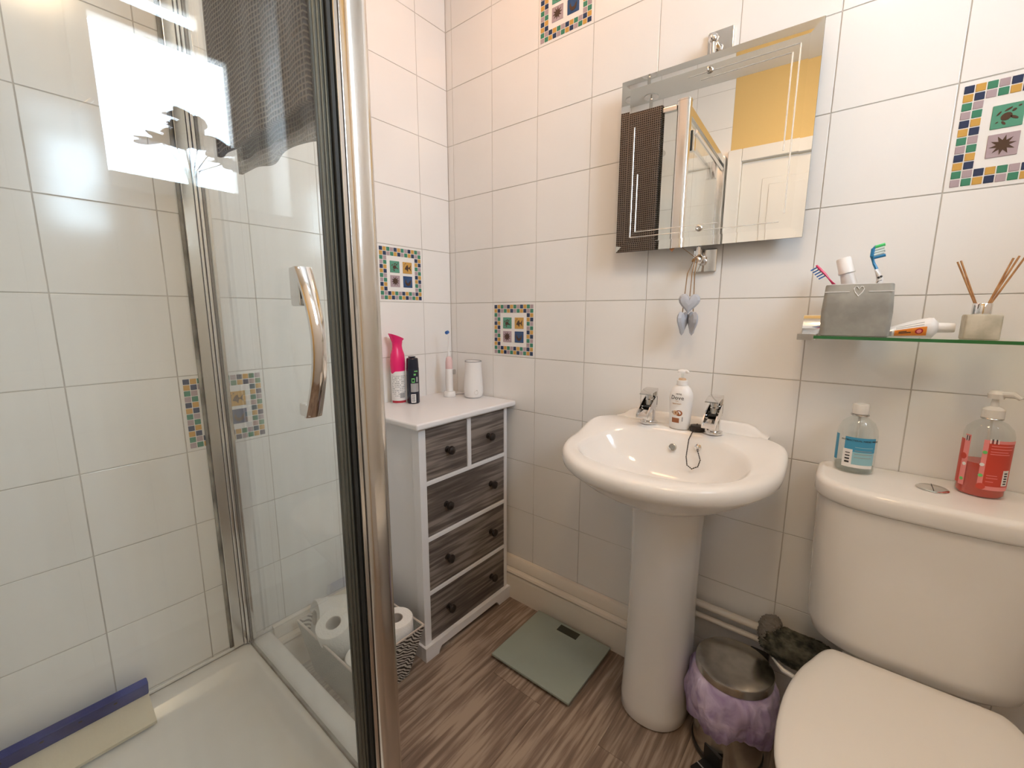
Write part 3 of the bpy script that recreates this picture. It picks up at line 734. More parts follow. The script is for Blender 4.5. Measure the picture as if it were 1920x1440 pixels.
# white humidifier-like cylinder
px, py = .182, -.060
wd = thing('white_diffuser', 'smooth white round device with grey rim, rightmost on the chest', 'diffuser', (px, py, CT))
MB().lathe([(.0, CT), (.027, CT+.0005), (.034, CT+.006), (.037, CT+.018), (.0375, CT+.035), (.0355, CT+.07), (.0325, CT+.11), (.0318, CT+.140), (.030, CT+.1415), (.026, CT+.130), (.0, CT+.128)], px, py, 36).build('body', 'white', wd)
MB().lathe([(.0305, CT+.1402), (.0325, CT+.1402), (.0325, CT+.1435), (.0305, CT+.1435)], px, py, 36, cap0=False, cap1=False).build('rim', 'greyprint', wd)
f = cylmap(px, py, .0376, view_ang(px, py))
a = []; b = []
mb = MB()
for (r0, r1) in ((.0068, .0080),):
    n = 24; ro = [f(.28+r1/.0376*math.cos(2*PI*i/n), CT+.024+r1*math.sin(2*PI*i/n), .0006) for i in range(n)]; ri = [f(.28+r0/.0376*math.cos(2*PI*i/n), CT+.024+r0*math.sin(2*PI*i/n), .0006) for i in range(n)]
    rob = [f(.28+r1/.0376*math.cos(2*PI*i/n), CT+.024+r1*math.sin(2*PI*i/n), -.001) for i in range(n)]; rib = [f(.28+r0/.0376*math.cos(2*PI*i/n), CT+.024+r0*math.sin(2*PI*i/n), -.001) for i in range(n)]
    mb.rings([rob, ro, ri, rib], False, False)
mb.build('button', 'milky', wd)
patch(f, .33, .38, CT+.032, CT+.034, 2, 1, .0006).build('indicator', 'darkprint', wd)

# ------------------------------------------------------------------ bathroom scale
sc = thing('bathroom_scale', 'square grey-green glass bathroom scale on the wooden floor', 'scale', (.642, -.177, 0))
MB().box(.494, .790, -.312, -.042, .012, .020, .0015).build('glass_plate', 'scaleglass', sc)
MB().box(.500, .784, -.306, -.048, .0035, .0118, .002).build('under_body', 'blackmat', sc)
for (a, b) in ((.53, -.27), (.75, -.27), (.53, -.085), (.75, -.085)):
    MB().lathe([(.0, 0), (.014, .0002), (.014, .0034)], a, b, 14).build('foot', 'blackmat', sc)
MB().box(.602, .680, -.086, -.054, .0201, .0206, .0).build('display', 'lcd', sc, smooth=False)

# ------------------------------------------------------------------ basin
BXc = .975
bs = thing('washbasin', 'white ceramic washbasin on a full pedestal below the mirror', 'washbasin', (BXc, -.21, 0))
def zt(y):    # rim height rises to the rear deck
    t = min(max((y+.20)/.13, 0), 1); return .790+.030*t*t*(3-2*t)
def ring(a, yf, yb, e, z=None, dz=0.0, cyy=-.15, ep=3.1):
    r_ = sup(BXc, cyy, a, yb-cyy, cyy-yf, e, 0, 96, ep)
    for p in r_: p.z = z if z is not None else zt(p.y)+dz
    return r_
rs = [ring(.075, -.235, -.05, 2.1, .640, cyy=-.16, ep=2.5), ring(.105, -.275, -.03, 2.1, .655, cyy=-.16, ep=3), ring(.140, -.310, -.020, 2.1, .668, ep=3.2), ring(.182, -.355, -.010, 2.1, .692, ep=3.6), ring(.216, -.394, -.004, 2.1, .716), ring(.240, -.420, -.002, 2.15, .738),
      ring(.253, -.435, -.0015, 2.15, dz=-.041), ring(.259, -.442, -.001, 2.15, dz=-.034), ring(.262, -.445, -.001, 2.15, dz=-.020), ring(.260, -.443, -.001, 2.15, dz=-.008), ring(.254, -.436, -.002, 2.15, dz=-.0015), ring(.246, -.427, -.004, 2.15, dz=.0)]
def bowl(a, yf, yb, e, z=None, dz=0.0): return ring(a, yf, yb, e, z, dz, cyy=-.225, ep=2.6)
rs += [bowl(.207, -.390, -.088, 2.3, dz=-.0005), bowl(.200, -.382, -.094, 2.3, dz=-.004), bowl(.194, -.374, -.100, 2.3, dz=-.014), bowl(.178, -.355, -.112, 2.3, z=.757), bowl(.150, -.325, -.128, 2.2, z=.727), bowl(.115, -.295, -.150, 2.1, z=.703), bowl(.06, -.262, -.188, 2.0, z=.684), bowl(.022, -.245, -.205, 2.0, z=.680)]
MB().rings(rs).build('basin_bowl', 'ceramic', bs, angle=70)
mb = MB(); rs = []
for i in range(25):
    x_ = -.205+.410*i/24; e_ = min(1, max(0, (1-abs(x_)/.206)*4.0)); e_ = e_*e_*(3-2*e_); h = .845*e_+.8185*(1-e_); d = 0
    rs.append([Vector((BXc+x_, -.0012, .815)), Vector((BXc+x_, -.0012, h)), Vector((BXc+x_, -.010, h-.0005)), Vector((BXc+x_, -.016, h-.005*e_)), Vector((BXc+x_, -.023, .8195+.006*e_)), Vector((BXc+x_, -.036, .8175))])
mb.rings(rs); mb.build('rear_upstand', 'ceramic', bs, angle=60)
prof = [(-.004+.0, 0), ]
mb = MB(); rs = []
for (z, a, yf, yb) in ((0.0005, .088, -.225, -.06), (.006, .092, -.229, -.06), (.04, .092, -.229, -.06), (.12, .088, -.224, -.06), (.35, .083, -.220, -.06), (.55, .085, -.224, -.06), (.62, .088, -.232, -.055), (.66, .095, -.245, -.05)):
    rs.append(sup(BXc-.002, -.13, a, yb+.13, -.13-yf, 2.2, z, 64, 6))
mb.rings(rs); mb.build('pedestal', 'ceramic', bs, angle=60)
R = Matrix.Translation((.972, -.1115, .776)) @ Matrix.Rotation(PI/2-.25, 4, 'X')
MB().lathe([(.0098, -.004), (.0098, .0025), (.0085, .0032), (.0078, .001), (.0, .0005)], 0, 0, 24, 1, 1, R).build('overflow_hole', 'steel', bs)
MB().lathe([(.022, .6805), (.022, .684), (.018, .685), (.0, .684)], BXc, -.225, 24).build('waste_ring', 'chrome', bs)
# chain and plug
pg = thing('basin_plug', 'dark plug on a ball chain beside the right tap', 'plug', (1.020, -.060, .8198))
MB().lathe([(.0, .8202), (.019, .8204), (.020, .824), (.020, .828), (.0175, .830), (.0175, .834), (.008, .836), (.0, .8365)], 1.018, -.062, 24).build('plug_body', 'knob', pg)
R = Matrix.Translation((1.036, -.1095, .788)) @ Matrix.Rotation(PI/2-.2, 4, 'X')
MB().lathe([(.0085, -.003), (.0085, .002), (.004, .004), (.0035, .008), (.0, .0085)], 0, 0, 18, 1, 1, R).build('chain_anchor', 'chrome', pg)
import mathutils
cp_ = [(1.018, -.064, .838), (1.020, -.080, .829), (1.016, -.098, .822), (1.012, -.110, .805), (1.012, -.118, .780), (1.013, -.126, .762), (1.020, -.138, .744), (1.033, -.142, .738), (1.046, -.136, .745), (1.048, -.126, .760), (1.041, -.120, .775), (1.036, -.116, .785)]
mb = MB()
for a, b in zip(cp_[:-1], cp_[1:]):
    a = Vector(a); b = Vector(b); n = max(1, int((b-a).length/.0042))
    for k in range(n):
        p = a.lerp(b, k/n); bmesh.ops.create_icosphere(mb.bm, subdivisions=1, radius=.0019, matrix=Matrix.Translation(p))
    mb.tube([a, b], .0009, 5)
mb.build('ball_chain', 'knob', pg)
# taps
def tap(x_, label):
    y0, z0 = -.062, .8196
    t = thing('basin_tap', label, 'tap', (x_, y0, z0), group='chrome taps on the washbasin')
    MB().lathe([(.0, 0), (.0235, .0002), (.0245, .003), (.0235, .007), (.018, .009)], 0, 0, 28).build('base_flange', 'chrome', t, local=True)
    mb = MB(); mb.lathe([(.0165, .009), (.0162, .040), (.0162, .052)], 0, .002, 28); mb.build('tap_body', 'chrome', t, local=True)
    # open trough spout
    mb = MB(); rs = []
    path = [(.016, .0545, .024), (.0, .0545, .022), (-.014, .052, .017), (-.030, .047, .012), (-.044, .039, .007), (-.054, .031, .003)]
    for (yy, zz, hh) in path:
        w = .0165
        rs.append([Vector((-w, yy, zz-.008)), Vector((w, yy, zz-.008)), Vector((w, yy, zz+hh)), Vector((w-.003, yy, zz+hh)), Vector((w-.003, yy, zz-.003)), Vector((-w+.003, yy, zz-.003)), Vector((-w+.003, yy, zz+hh)), Vector((-w, yy, zz+hh))])
    mb.rings(rs); mb.build('spout', 'chrome', t, angle=25, local=True)
    MB().box(-.0095, .0095, -.026, -.014, .0500, .0530, 0).build('water_channel', 'blackmat', t, smooth=False, local=True)
    MB().lathe([(.0, .054), (.0115, .0542), (.0115, .070), (.0095, .072), (.0095, .090)], 0, -.004, 20).build('cartridge', 'chrome', t, local=True)
    mb = MB(); mb.box(-.0165, .0165, .0085, .0175, .050, .096, .003)
    rs = []
    for (yy, zz, th) in ((.018, .093, .008), (.006, .0935, .008), (-.012, .0925, .0065), (-.028, .0895, .0045), (-.037, .087, .003)):
        rs.append([Vector((-.0165, yy, zz)), Vector((.0165, yy, zz)), Vector((.0160, yy, zz+th)), Vector((-.0160, yy, zz+th))])
    mb.rings(rs); mb.build('lever', 'chrome', t, angle=25, local=True)
    return t
tap(.884, 'left chrome waterfall tap on the washbasin deck'); tap(1.058, 'right chrome waterfall tap with the plug chain beside it')
# soap bottle
px, py = .972, -.066; z0 = .8196
sb = thing('hand_soap_bottle', 'white pump bottle with brown lettering between the two taps', 'bottle', (px, py, z0))
def srad(v):
    t = (v-z0)
    pts = [(0, .024), (.004, .0265), (.04, .0285), (.065, .0295), (.085, .031), (.100, .0295), (.112, .024), (.120, .016)]
    for (a, ra), (b, rb) in zip(pts[:-1], pts[1:]):
        if a <= t <= b: return ra+(rb-ra)*(t-a)/(b-a)
    return pts[-1][1]
MB().lathe([(.0, z0)]+[(srad(z0+t), z0+t) for t in (.0003, .004, .02, .04, .053, .065, .075, .085, .093, .100, .106, .112, .117, .120)]+[(.0135, z0+.1205), (.0, z0+.1205)], px, py, 32, 1.0, .75).build('bottle_body', 'white', sb, angle=50)
MB().lathe([(.0138, z0+.1207), (.0138, z0+.133), (.0115, z0+.134), (.0, z0+.1342)], px, py, 24).build('collar', 'white', sb)
MB().lathe([(.0105, z0+.1343), (.0085, z0+.139), (.0, z0+.1395)], px, py, 20).build('tan_ring', 'tanprint', sb)
MB().lathe([(.0035, z0+.139), (.0035, z0+.153)], px, py, 12).build('pump_stem', 'clear', sb)
mb = MB(); mb.lathe([(.0, z0+.1525), (.009, z0+.153), (.0095, z0+.158), (.006, z0+.162), (.0, z0+.163)], px, py, 20, 1.5, .8); mb.tube([(px-.005, py, z0+.158), (px+.012, py-.004, z0+.160), (px+.017, py-.005, z0+.156)], .003, 8); mb.build('pump_head', 'white', sb)
a0 = view_ang(px, py)-.42
def sf(u, v, d=0.0):
    rad = srad(v); a = a0+u
    return Vector((px+(rad+d)*math.cos(a), py+(rad*.75+d)*math.sin(a), v))
def tx(body, size, vz, mat, u0=0.0, name='lettering', par=sb, fn=sf, r_=.029):
    m = textbm(body, size, lambda x_, y_, z_: fn(u0+x_/r_, vz+y_, .0004+z_), depth=.0002)
    return m.build(name, mat, par, smooth=False)
tx('Dove', .0155, z0+.083, 'darkprint'); tx('caring', .006, z0+.097, 'darkprint', .12)
patch(sf, -.13, .13, z0+.0785, z0+.0795, 4, 1, .0005).build('print_line', 'tanprint', sb); tx('hand wash', .0055, z0+.0700, 'tanprint')
patch(sf, -.45, .28, z0+.019, z0+.032, 8, 2, .0005).build('brown_band', 'brownprint', sb)
n = 20
for (uc, vc, r_, mt, nm) in ((.22, z0+.046, .0095, 'brownprint', 'nut_picture'), (-.12, z0+.046, .0075, 'tanprint', 'nut_picture'), (.05, z0+.045, .006, 'brownprint', 'nut_picture'), (-.36, z0+.047, .004, 'greyprint', 'leaf_picture')):
    mb = MB(); mb.rings([[sf(uc+r_/.029*math.cos(2*PI*i/n), vc+r_*.85*math.sin(2*PI*i/n), d_) for i in range(n)] for d_ in (.0001, .0004+.0002*(uc < 0))]); mb.build(nm, mt, sb)
patch(sf, .52, .62, z0+.024, z0+.036, 2, 1, .0005).build('dark_mark', 'greyprint', sb)

# ------------------------------------------------------------------ pipes
for (zc, r_, lb) in ((.298, .0105, 'upper white painted pipe on the wall behind the pedestal'), (.262, .0080, 'lower thin white painted pipe on the wall behind the pedestal')):
    tag(MB().tube([(.96, -.024, zc), (1.24, -.024, zc-.001), (1.50, -.024, zc-.002)], r_, 16).build('water_pipe', 'cream'), lb, 'pipe')
# ------------------------------------------------------------------ toilet
TXc = 1.478
to = thing('toilet', 'white close-coupled toilet with closed lid at right', 'toilet', (TXc, -.35, 0))
mb = MB(); rs = []
def dsh(hx, yf, z, e=3.2, hb=None): return sup(TXc, -.075, hx, .0725, -.075-yf, e, z, 96, 9)
rs = [dsh(.115, -.150, .412), dsh(.150, -.174, .416), dsh(.166, -.186, .430), dsh(.175, -.191, .46), dsh(.180, -.192, .60), dsh(.183, -.193, .743)]
MB().rings(rs).build('cistern', 'ceramic', to, angle=60)
rs = [dsh(.181, -.191, .7445), dsh(.187, -.199, .746), dsh(.190, -.202, .752), dsh(.190, -.202, .774), dsh(.1885, -.200, .780), dsh(.184, -.195, .7845), dsh(.175, -.185, .7858), dsh(.11, -.135, .786)]
MB().rings(rs).build('cistern_lid', 'ceramic', to, angle=60)
bt = MB().lathe([(.0, .7862), (.024, .7863), (.025, .7875), (.022, .7895), (.0, .7900)], 1.478, -.088, 28).build('flush_button', 'chrome', to)
MB().box(1.4775, 1.4785, -.110, -.066, .7898, .7903).build('button_split', 'blackmat', bt, smooth=False)
mb = MB(); mb.rings([rr(1.478, -.105, .103, .088, .015, z) for z in (.335, .4115)]); mb.build('pan_shelf', 'ceramic', to)
LH = [(0, -.200), (.06, -.200), (.112, -.200), (.127, -.206), (.140, -.226), (.154, -.262), (.168, -.300), (.180, -.350), (.187, -.410), (.187, -.480), (.178, -.545), (.152, -.602), (.106, -.638), (.05, -.653)]
LO = LH+[(0, -.655)]+[(-x_, y_) for x_, y_ in reversed(LH[1:])]
def lidr(z, ins=0.0):
    pts = []; n = len(LO)
    for i in range(n):
        p0, p1, p2, p3 = [Vector((*LO[(i+k) % n], 0)) for k in (-1, 0, 1, 2)]
        for q_ in range(4):
            t = q_/4; p = .5*((2*p1)+(p2-p0)*t+(2*p0-5*p1+4*p2-p3)*t*t+(3*p1-p0-3*p2+p3)*t**3); pts.append(p)
    c_ = Vector((0, -.42, 0)); out = []
    for p in pts:
        d = p-c_; k = max(0, (d.length-ins)/d.length); q_ = c_+d*k; out.append(Vector((TXc+q_.x, q_.y, z)))
    return out
MB().rings([lidr(.419, .010), lidr(.422, .003), lidr(.430, 0), lidr(.436, .002), lidr(.440, .009), lidr(.442, .03), lidr(.4435, .09)]).build('seat_lid', 'lidplastic', to, angle=60)
MB().rings([lidr(.397, .012), lidr(.402, .005), lidr(.414, .005), lidr(.418, .010)]).build('seat', 'lidplastic', to, angle=60)
rs = []
for (z, hx, yf, yb) in ((.0005, .105, -.52, -.17), (.02, .105, -.52, -.17), (.12, .100, -.50, -.16), (.22, .115, -.54, -.15), (.31, .155, -.60, -.15), (.365, .170, -.63, -.17), (.394, .172, -.635, -.175)):
    rs.append(sup(TXc, -.40, hx, yb+.40, -.40-yf, 2.3, z, 64, 2.0))
MB().rings(rs).build('pan', 'ceramic', to, angle=60)

# soap bottles on the cistern
px, py, z0 = 1.352, -.058, .7858
bb = thing('clear_soap_bottle', 'clear soap bottle with blue label on the left of the cistern', 'bottle', (px, py, z0))
MB().lathe([(.0, z0), (.031, z0+.0005), (.035, z0+.004), (.036, z0+.010), (.036, z0+.085), (.034, z0+.098), (.028, z0+.112), (.018, z0+.121), (.0135, z0+.124), (.0135, z0+.130), (.0, z0+.130)], px, py, 36, 1.0, .8).build('bottle_body', 'clear', bb)
MB().lathe([(.0, z0+.002), (.032, z0+.003), (.034, z0+.008), (.034, z0+.017), (.0, z0+.0172)], px, py, 36, 1.0, .8).build('soap_rest', 'clearliquid', bb)
MB().lathe([(.0160, z0+.1265), (.0165, z0+.128), (.0160, z0+.1295)], px, py, 24).build('neck_ring', 'steel', bb)
MB().lathe([(.0145, z0+.1305), (.0148, z0+.150), (.0135, z0+.152), (.0, z0+.1522)], px, py, 24).build('cap', 'milky', bb)
MB().tube([(px, py, z0+.130), (px, py, z0+.085), (px+.002, py, z0+.01)], .0025, 8).build('dip_tube', 'milky', bb)
a0b = view_ang(px, py)
def bf(u, v, d=0.0):
    a = a0b+u; return Vector((px+(.0362+d)*math.cos(a), py+(.0362*.8+d)*math.sin(a), v))
patch(bf, -.55, 1.05, z0+.050, z0+.082, 14, 1, .0004).build('blue_label', 'bluelabel', bb)
patch(bf, -.55, 1.02, z0+.022, z0+.0499, 14, 1, .0004).build('pale_label', 'bluelabel2', bb)
patch(bf, -1.30, -.98, z0+.026, z0+.084, 5, 1, .0004).build('front_label_edge', 'bluelabel', bb)
patch(bf, -.60, -.12, z0+.019, z0+.055, 6, 1, .0008).build('barcode_panel', 'white', bb)
patch(bf, -.60, 1.0, z0+.015, z0+.0218, 12, 1, .0004).build('label_base', 'white', bb)
for k, zz in enumerate((.046, .039, .032, .0245)): patch(bf, -.46, -.23, z0+zz, z0+zz+.0018+.0008*k, 4, 1, .0012).build('barcode_bar', 'darkprint', bb)
m = textbm('ANTIBACTERIAL HAND WASH', .0052, lambda x_, y_, z_: bf(.22+x_/.036, z0+.0735+y_, .0007+z_), depth=.0002); m.build('lettering', 'darkprint', bb, smooth=False)
for k in range(4):
    patch(bf, -.02, .90-.05*(k % 2), z0+.060-.0075*k, z0+.0612-.0075*k, 8, 1, .0007).build('print_line', 'bluelabel2' if k < 1 else 'greyprint', bb)

px, py, z0 = 1.545, -.062, .7860
rb = thing('red_soap_bottle', 'half full red soap pump bottle on the cistern right of the button', 'bottle', (px, py, z0))
MB().lathe([(.0, z0), (.030, z0+.0005), (.034, z0+.005), (.034, z0+.120), (.031, z0+.132), (.022, z0+.143), (.0135, z0+.148), (.0135, z0+.155), (.0, z0+.155)], px, py, 36, 1.0, .85).build('bottle_body', 'clear', rb)
MB().lathe([(.0, z0+.001), (.029, z0+.0015), (.0325, z0+.006), (.0325, z0+.066), (.0, z0+.0662)], px, py, 36, 1.0, .85).build('red_soap', 'redliquid', rb)
MB().lathe([(.0155, z0+.1525), (.0155, z0+.168), (.011, z0+.172), (.006, z0+.174), (.0045, z0+.190)], px, py, 24).build('pump_collar', 'milky', rb)
MB().lathe([(.0150, z0+.1495), (.0158, z0+.151), (.0150, z0+.1522)], px, py, 24).build('neck_ring', 'steel', rb)
mb = MB(); mb.lathe([(.0, z0+.188), (.011, z0+.189), (.012, z0+.198), (.008, z0+.204), (.0, z0+.205)], px, py, 20); mb.tube([(px, py, z0+.197), (px+.02, py-.012, z0+.200), (px+.028, py-.017, z0+.193)], [.006, .005, .0035], 10); mb.build('pump_head', 'milky', rb)
MB().tube([(px, py, z0+.155), (px, py, z0+.07)], .002, 8).build('dip_tube', 'milky', rb)
a0r = view_ang(px, py)
def rf(u, v, d=0.0):
    a = a0r+u; return Vector((px+(.0342+d)*math.cos(a), py+(.0342*.85+d)*math.sin(a), v))
patch(rf, .10, 1.40, z0+.021, z0+.114, 14, 1, .0004).build('red_label', 'redlabel', rb)
patch(rf, -.10, .0999, z0+.021, z0+.114, 4, 1, .0004).build('pink_stripe', 'pinklabel', rb)
patch(rf, .10, 1.40, z0+.1085, z0+.114, 14, 1, .0007).build('pink_top_edge', 'pinklabel', rb)
patch(rf, .10, 1.30, z0+.018, z0+.0255, 14, 1, .0007).build('pink_bottom_edge', 'pinklabel', rb)
patch(rf, -1.40, -.98, z0+.020, z0+.108, 5, 1, .0004).build('front_label_red', 'redlabel', rb)
patch(rf, -.98, -.66, z0+.018, z0+.118, 5, 1, .0004).build('front_label_pink', 'pinklabel', rb)
patch(rf, .88, 1.22, z0+.028, z0+.058, 4, 1, .0008).build('barcode_panel', 'white', rb)
for k in range(5): patch(rf, .95, 1.12, z0+.031+.005*k, z0+.0335+.005*k, 3, 1, .0012).build('barcode_bar', 'darkprint', rb)
for k in range(5):
    s0 = .12+.075*k
    patch(rf, s0, s0+.035, z0+.108, z0+.1165, 1, 1, .0011).build('stripe_mark', 'white' if k % 2 == 0 else 'darkprint', rb)
for k in range(4):
    s0 = -.93+.06*k
    patch(rf, s0, s0+.028, z0+.106, z0+.116, 1, 1, .0011).build('stripe_mark', 'white' if k % 2 == 0 else 'darkprint', rb)
for k, (zz, u1) in enumerate(((.103, 1.2), (.0975, 1.15), (.092, .95), (.0875, 1.05), (.046, .62), (.041, .66), (.034, .5))):
    patch(rf, .2, u1, z0+zz, z0+zz+.0011, 6, 1, .0007).build('print_line', 'pinklabel', rb)
for (u, v, mt) in ((.0, .090, 'green'), (-.02, .045, 'green'), (-.80, .030, 'green'), (-.03, .066, 'white'), (-.78, .060, 'white'), (-.9, .075, 'redlabel'), (.05, .024, 'redlabel')):
    r_ = .0032 if mt != 'redlabel' else .0062
    mb = MB(); mb.rings([[rf(u+r_/.0342*math.cos(2*PI*i/12), z0+v+r_*math.sin(2*PI*i/12), d_) for i in range(12)] for d_ in (.0004, .0012)]); mb.build('berry_dot', mt, rb)
# ------------------------------------------------------------------ glass shelf
gs = thing('glass_shelf', 'green-edged glass wall shelf with chrome brackets above the cistern', 'shelf', (1.50, -.06, 1.08))
mb = MB(); mb.box(1.262, 1.775, -.120, -.004, 1.0790, 1.0848); mb.build('shelf_pane', 'shelfglass', gs, smooth=False)
mb = MB(); mb.box(1.256, 1.7815, -.1222, -.1202, 1.0788, 1.0850); mb.build('pane_edge', 'shelfedge', gs, smooth=False)
for xx in (1.226, 1.778):
    pl = [(0, 1.075), (-.120, 1.075), (-.122, 1.088), (-.055, 1.0885), (-.030, 1.098), (-.020, 1.112), (-.016, 1.128), (-.0008, 1.128)]
    mb = MB(); mb.rings([[Vector((xx+d, min(y_, -.0008), z_)) for y_, z_ in pl] for d in (0, .034)]); mb.build('shelf_bracket', 'chrome', gs, angle=25)
# tumbler
ZS = 1.0850
cu = thing('toothbrush_holder', 'rectangular grey stoneware toothbrush holder with a white heart on the shelf', 'holder', (1.322, -.072, ZS))
def cupring(z, hx, hy, r=.010): return rr(1.3215, -.072, hx, hy, r, z, 5)
MB().rings([cupring(ZS+.0002, .054, .036), cupring(ZS+.002, .057, .039), cupring(ZS+.05, .0585, .040), cupring(ZS+.104, .0555, .038), cupring(ZS+.1065, .054, .0365), cupring(ZS+.1065, .0505, .033), cupring(ZS+.104, .049, .0315), cupring(ZS+.01, .048, .031)]).build('holder_body', 'concrete', cu, angle=50)
def cf(z): return -.072-(.040-(abs(z-ZS-.05)/.054)*.002)-.0002
hp = [(0, -.0105), (-.006, -.002), (-.0082, .004), (-.0065, .0082), (-.003, .0088), (0, .0035), (.003, .0088), (.0065, .0082), (.0082, .004), (.006, -.002), (0, -.0105)]
zc = ZS+.0925
MB().tube([(1.3225+a, cf(zc+b)-.0003, zc+b) for a, b in hp], .00085, 6).build('heart_outline', 'white', cu)
for (a, b) in ((1.2665, 1.308), (1.338, 1.3768)): MB().box(a, b, cf(ZS+.091)-.0008, cf(ZS+.091)+.0006, ZS+.0905, ZS+.0918).build('white_line', 'white', cu, smooth=False)
MB().box(1.268, 1.376, -.1095, -.1085, ZS+.1058, ZS+.1072, .0003).build('rim_glaze', 'white', cu)
# pink toothbrush
pb = thing('pink_toothbrush', 'pink toothbrush with blue bristles leaning left in the grey holder', 'toothbrush', (1.290, -.072, ZS+.012))
MB().tube([(1.303, -.085, ZS+.012), (1.279, -.085, ZS+.108), (1.268, -.085, ZS+.122), (1.262, -.085, ZS+.130), (1.250, -.085, ZS+.143), (1.244, -.085, ZS+.150)], [.0035, .0032, .0028, .0042, .0048, .0035], 10, flat=.6).build('brush_handle', 'brushpink', pb)
mb = MB()
for k in range(5):
    p = Vector((1.246+.0040*k, -.085, ZS+.146-.0046*k)); mb.tube([p, p+Vector((-.011, -.002, -.007))], .0016, 6)
mb.build('bristles', 'bristleblue', pb)
# blue toothbrush
pb = thing('blue_toothbrush', 'blue and white toothbrush standing upright at right in the grey holder', 'toothbrush', (1.345, -.072, ZS+.012))
hb = MB().tube([(1.335, -.085, ZS+.012), (1.352, -.085, ZS+.100), (1.353, -.085, ZS+.116), (1.346, -.085, ZS+.136)], [.004, .006, .0055, .0042], 12).build('brush_handle', 'white', pb)
MB().tube([(1.346, -.085, ZS+.136), (1.341, -.085, ZS+.146), (1.336, -.085, ZS+.162), (1.337, -.085, ZS+.176), (1.340, -.085, ZS+.182)], [.0038, .0034, .0036, .0042, .0030], 12, flat=.8).build('brush_head', 'brushblue', pb)
for (z_, mt, ln) in ((.159, 'brushblue', .018), (.164, 'bristlewhite', .015), (.169, 'bristlewhite', .016), (.174, 'bristlewhite', .014), (.180, 'bristlegreen', .015)):
    mb = MB(); mb.tube([(1.339, -.085, ZS+z_), (1.339+ln, -.087, ZS+z_+.004)], .0030, 8); mb.build('bristles', mt, pb)
for k, (xx, zz) in enumerate(((1.3505, .119), (1.3545, .121))):
    mb = MB(); bmesh.ops.create_icosphere(mb.bm, subdivisions=2, radius=.0022, matrix=Matrix.Translation((xx, -.0895, ZS+zz))); mb.build('dark_dot', 'darkprint', pb)
MB().tube([(1.3485, -.090, ZS+.1065), (1.3505, -.0905, ZS+.1115), (1.3560, -.0895, ZS+.114)], .0007, 6).build('dark_arc', 'darkprint', pb)
# white toothpaste standing
wt = thing('standing_toothpaste', 'white toothpaste tube standing cap up in the grey holder', 'toothpaste', (1.312, -.062, ZS+.012))
ax = Vector((-.045, 0, .155)).normalized(); base = Vector((1.331, -.060, ZS+.018))
def along(t): return base+ax*t
rs = []
for (t, hx, hy) in ((0, .017, .002), (.05, .0165, .006), (.10, .014, .011), (.118, .0125, .0122)):
    c_ = along(t); rs.append([c_+Vector((hx*math.cos(2*PI*i/24), hy*math.sin(2*PI*i/24), 0)) for i in range(24)])
MB().rings(rs).build('tube_body', 'white', wt)
rs = []
for (t, r_) in ((.1185, .0148), (.122, .0152), (.124, .0142), (.150, .0132), (.152, .0118)):
    c_ = along(t); q = ax.to_track_quat('Z', 'Y').to_matrix(); rs.append([c_+q @ Vector((r_*math.cos(2*PI*i/24), r_*math.sin(2*PI*i/24), 0)) for i in range(24)])
MB().rings(rs).build('cap', 'white', wt)
# lying toothpaste
lt = thing('lying_toothpaste', 'white toothpaste tube with orange label lying on the shelf', 'toothpaste', (1.41, -.080, ZS))
def tubepos(t, a, d=0.0):
    # t 0..1 along x ; a angle
    x_ = 1.352+.090*t; hh = .003+.0165*min(1, t*1.15)**.8; hw = .022-.006*t; 
    return Vector((x_, -.080+(hw+d)*math.cos(a), ZS+.0003+hh+(hh+d)*math.sin(a)))
rs = [[tubepos(t, 2*PI*i/28) for i in range(28)] for t in (0, .15, .35, .55, .75, .92, 1.0)]
c1 = Vector((1.445, -.080, ZS+.020)); rs.append([Vector((1.449, -.080+.010*math.cos(2*PI*i/28), ZS+.0205+.010*math.sin(2*PI*i/28))) for i in range(28)])
MB().rings(rs).build('tube_body', 'white', lt, angle=70)
R = Matrix.Translation((1.4492, -.080, ZS+.0205)) @ Matrix.Rotation(PI/2, 4, 'Y')
MB().lathe([(.0095, 0), (.0090, .022), (.0080, .0235), (.0, .0236)], 0, 0, 20, 1, 1, R).build('cap', 'white', lt)
def tf(u, v, d=0.0): return tubepos(u, v, d)
patch(tf, .38, .90, PI-.15, PI+.85, 8, 5, .0004).build('orange_label', 'orange', lt)
patch(tf, .02, .34, PI-.5, PI+.85, 6, 5, .0004).build('grey_label', 'silverprint', lt)
for (a, b) in ((PI-.40, PI-.34), (PI-.65, PI-.60)): patch(tf, .40, .85, a, b, 8, 1, .0004).build('grey_print', 'greyprint', lt)
for (a, b, u1) in ((PI+.10, PI+.20, .58), (PI+.28, PI+.40, .65)): patch(tf, .45, u1, a, b, 6, 1, .0008).build('dark_print', 'darkprint', lt)
mb = MB(); mb.rings([[tf(.78+.065*math.cos(2*PI*i/16), PI+.28+.30*math.sin(2*PI*i/16), d_) for i in range(16)] for d_ in (.0003, .0009)]); mb.build('round_emblem', 'red', lt)
mb = MB(); mb.rings([[tf(.78+.04*math.cos(2*PI*i/16), PI+.28+.19*math.sin(2*PI*i/16), d_) for i in range(16)] for d_ in (.0009, .0012)]); mb.build('emblem_centre', 'pinklabel', lt)
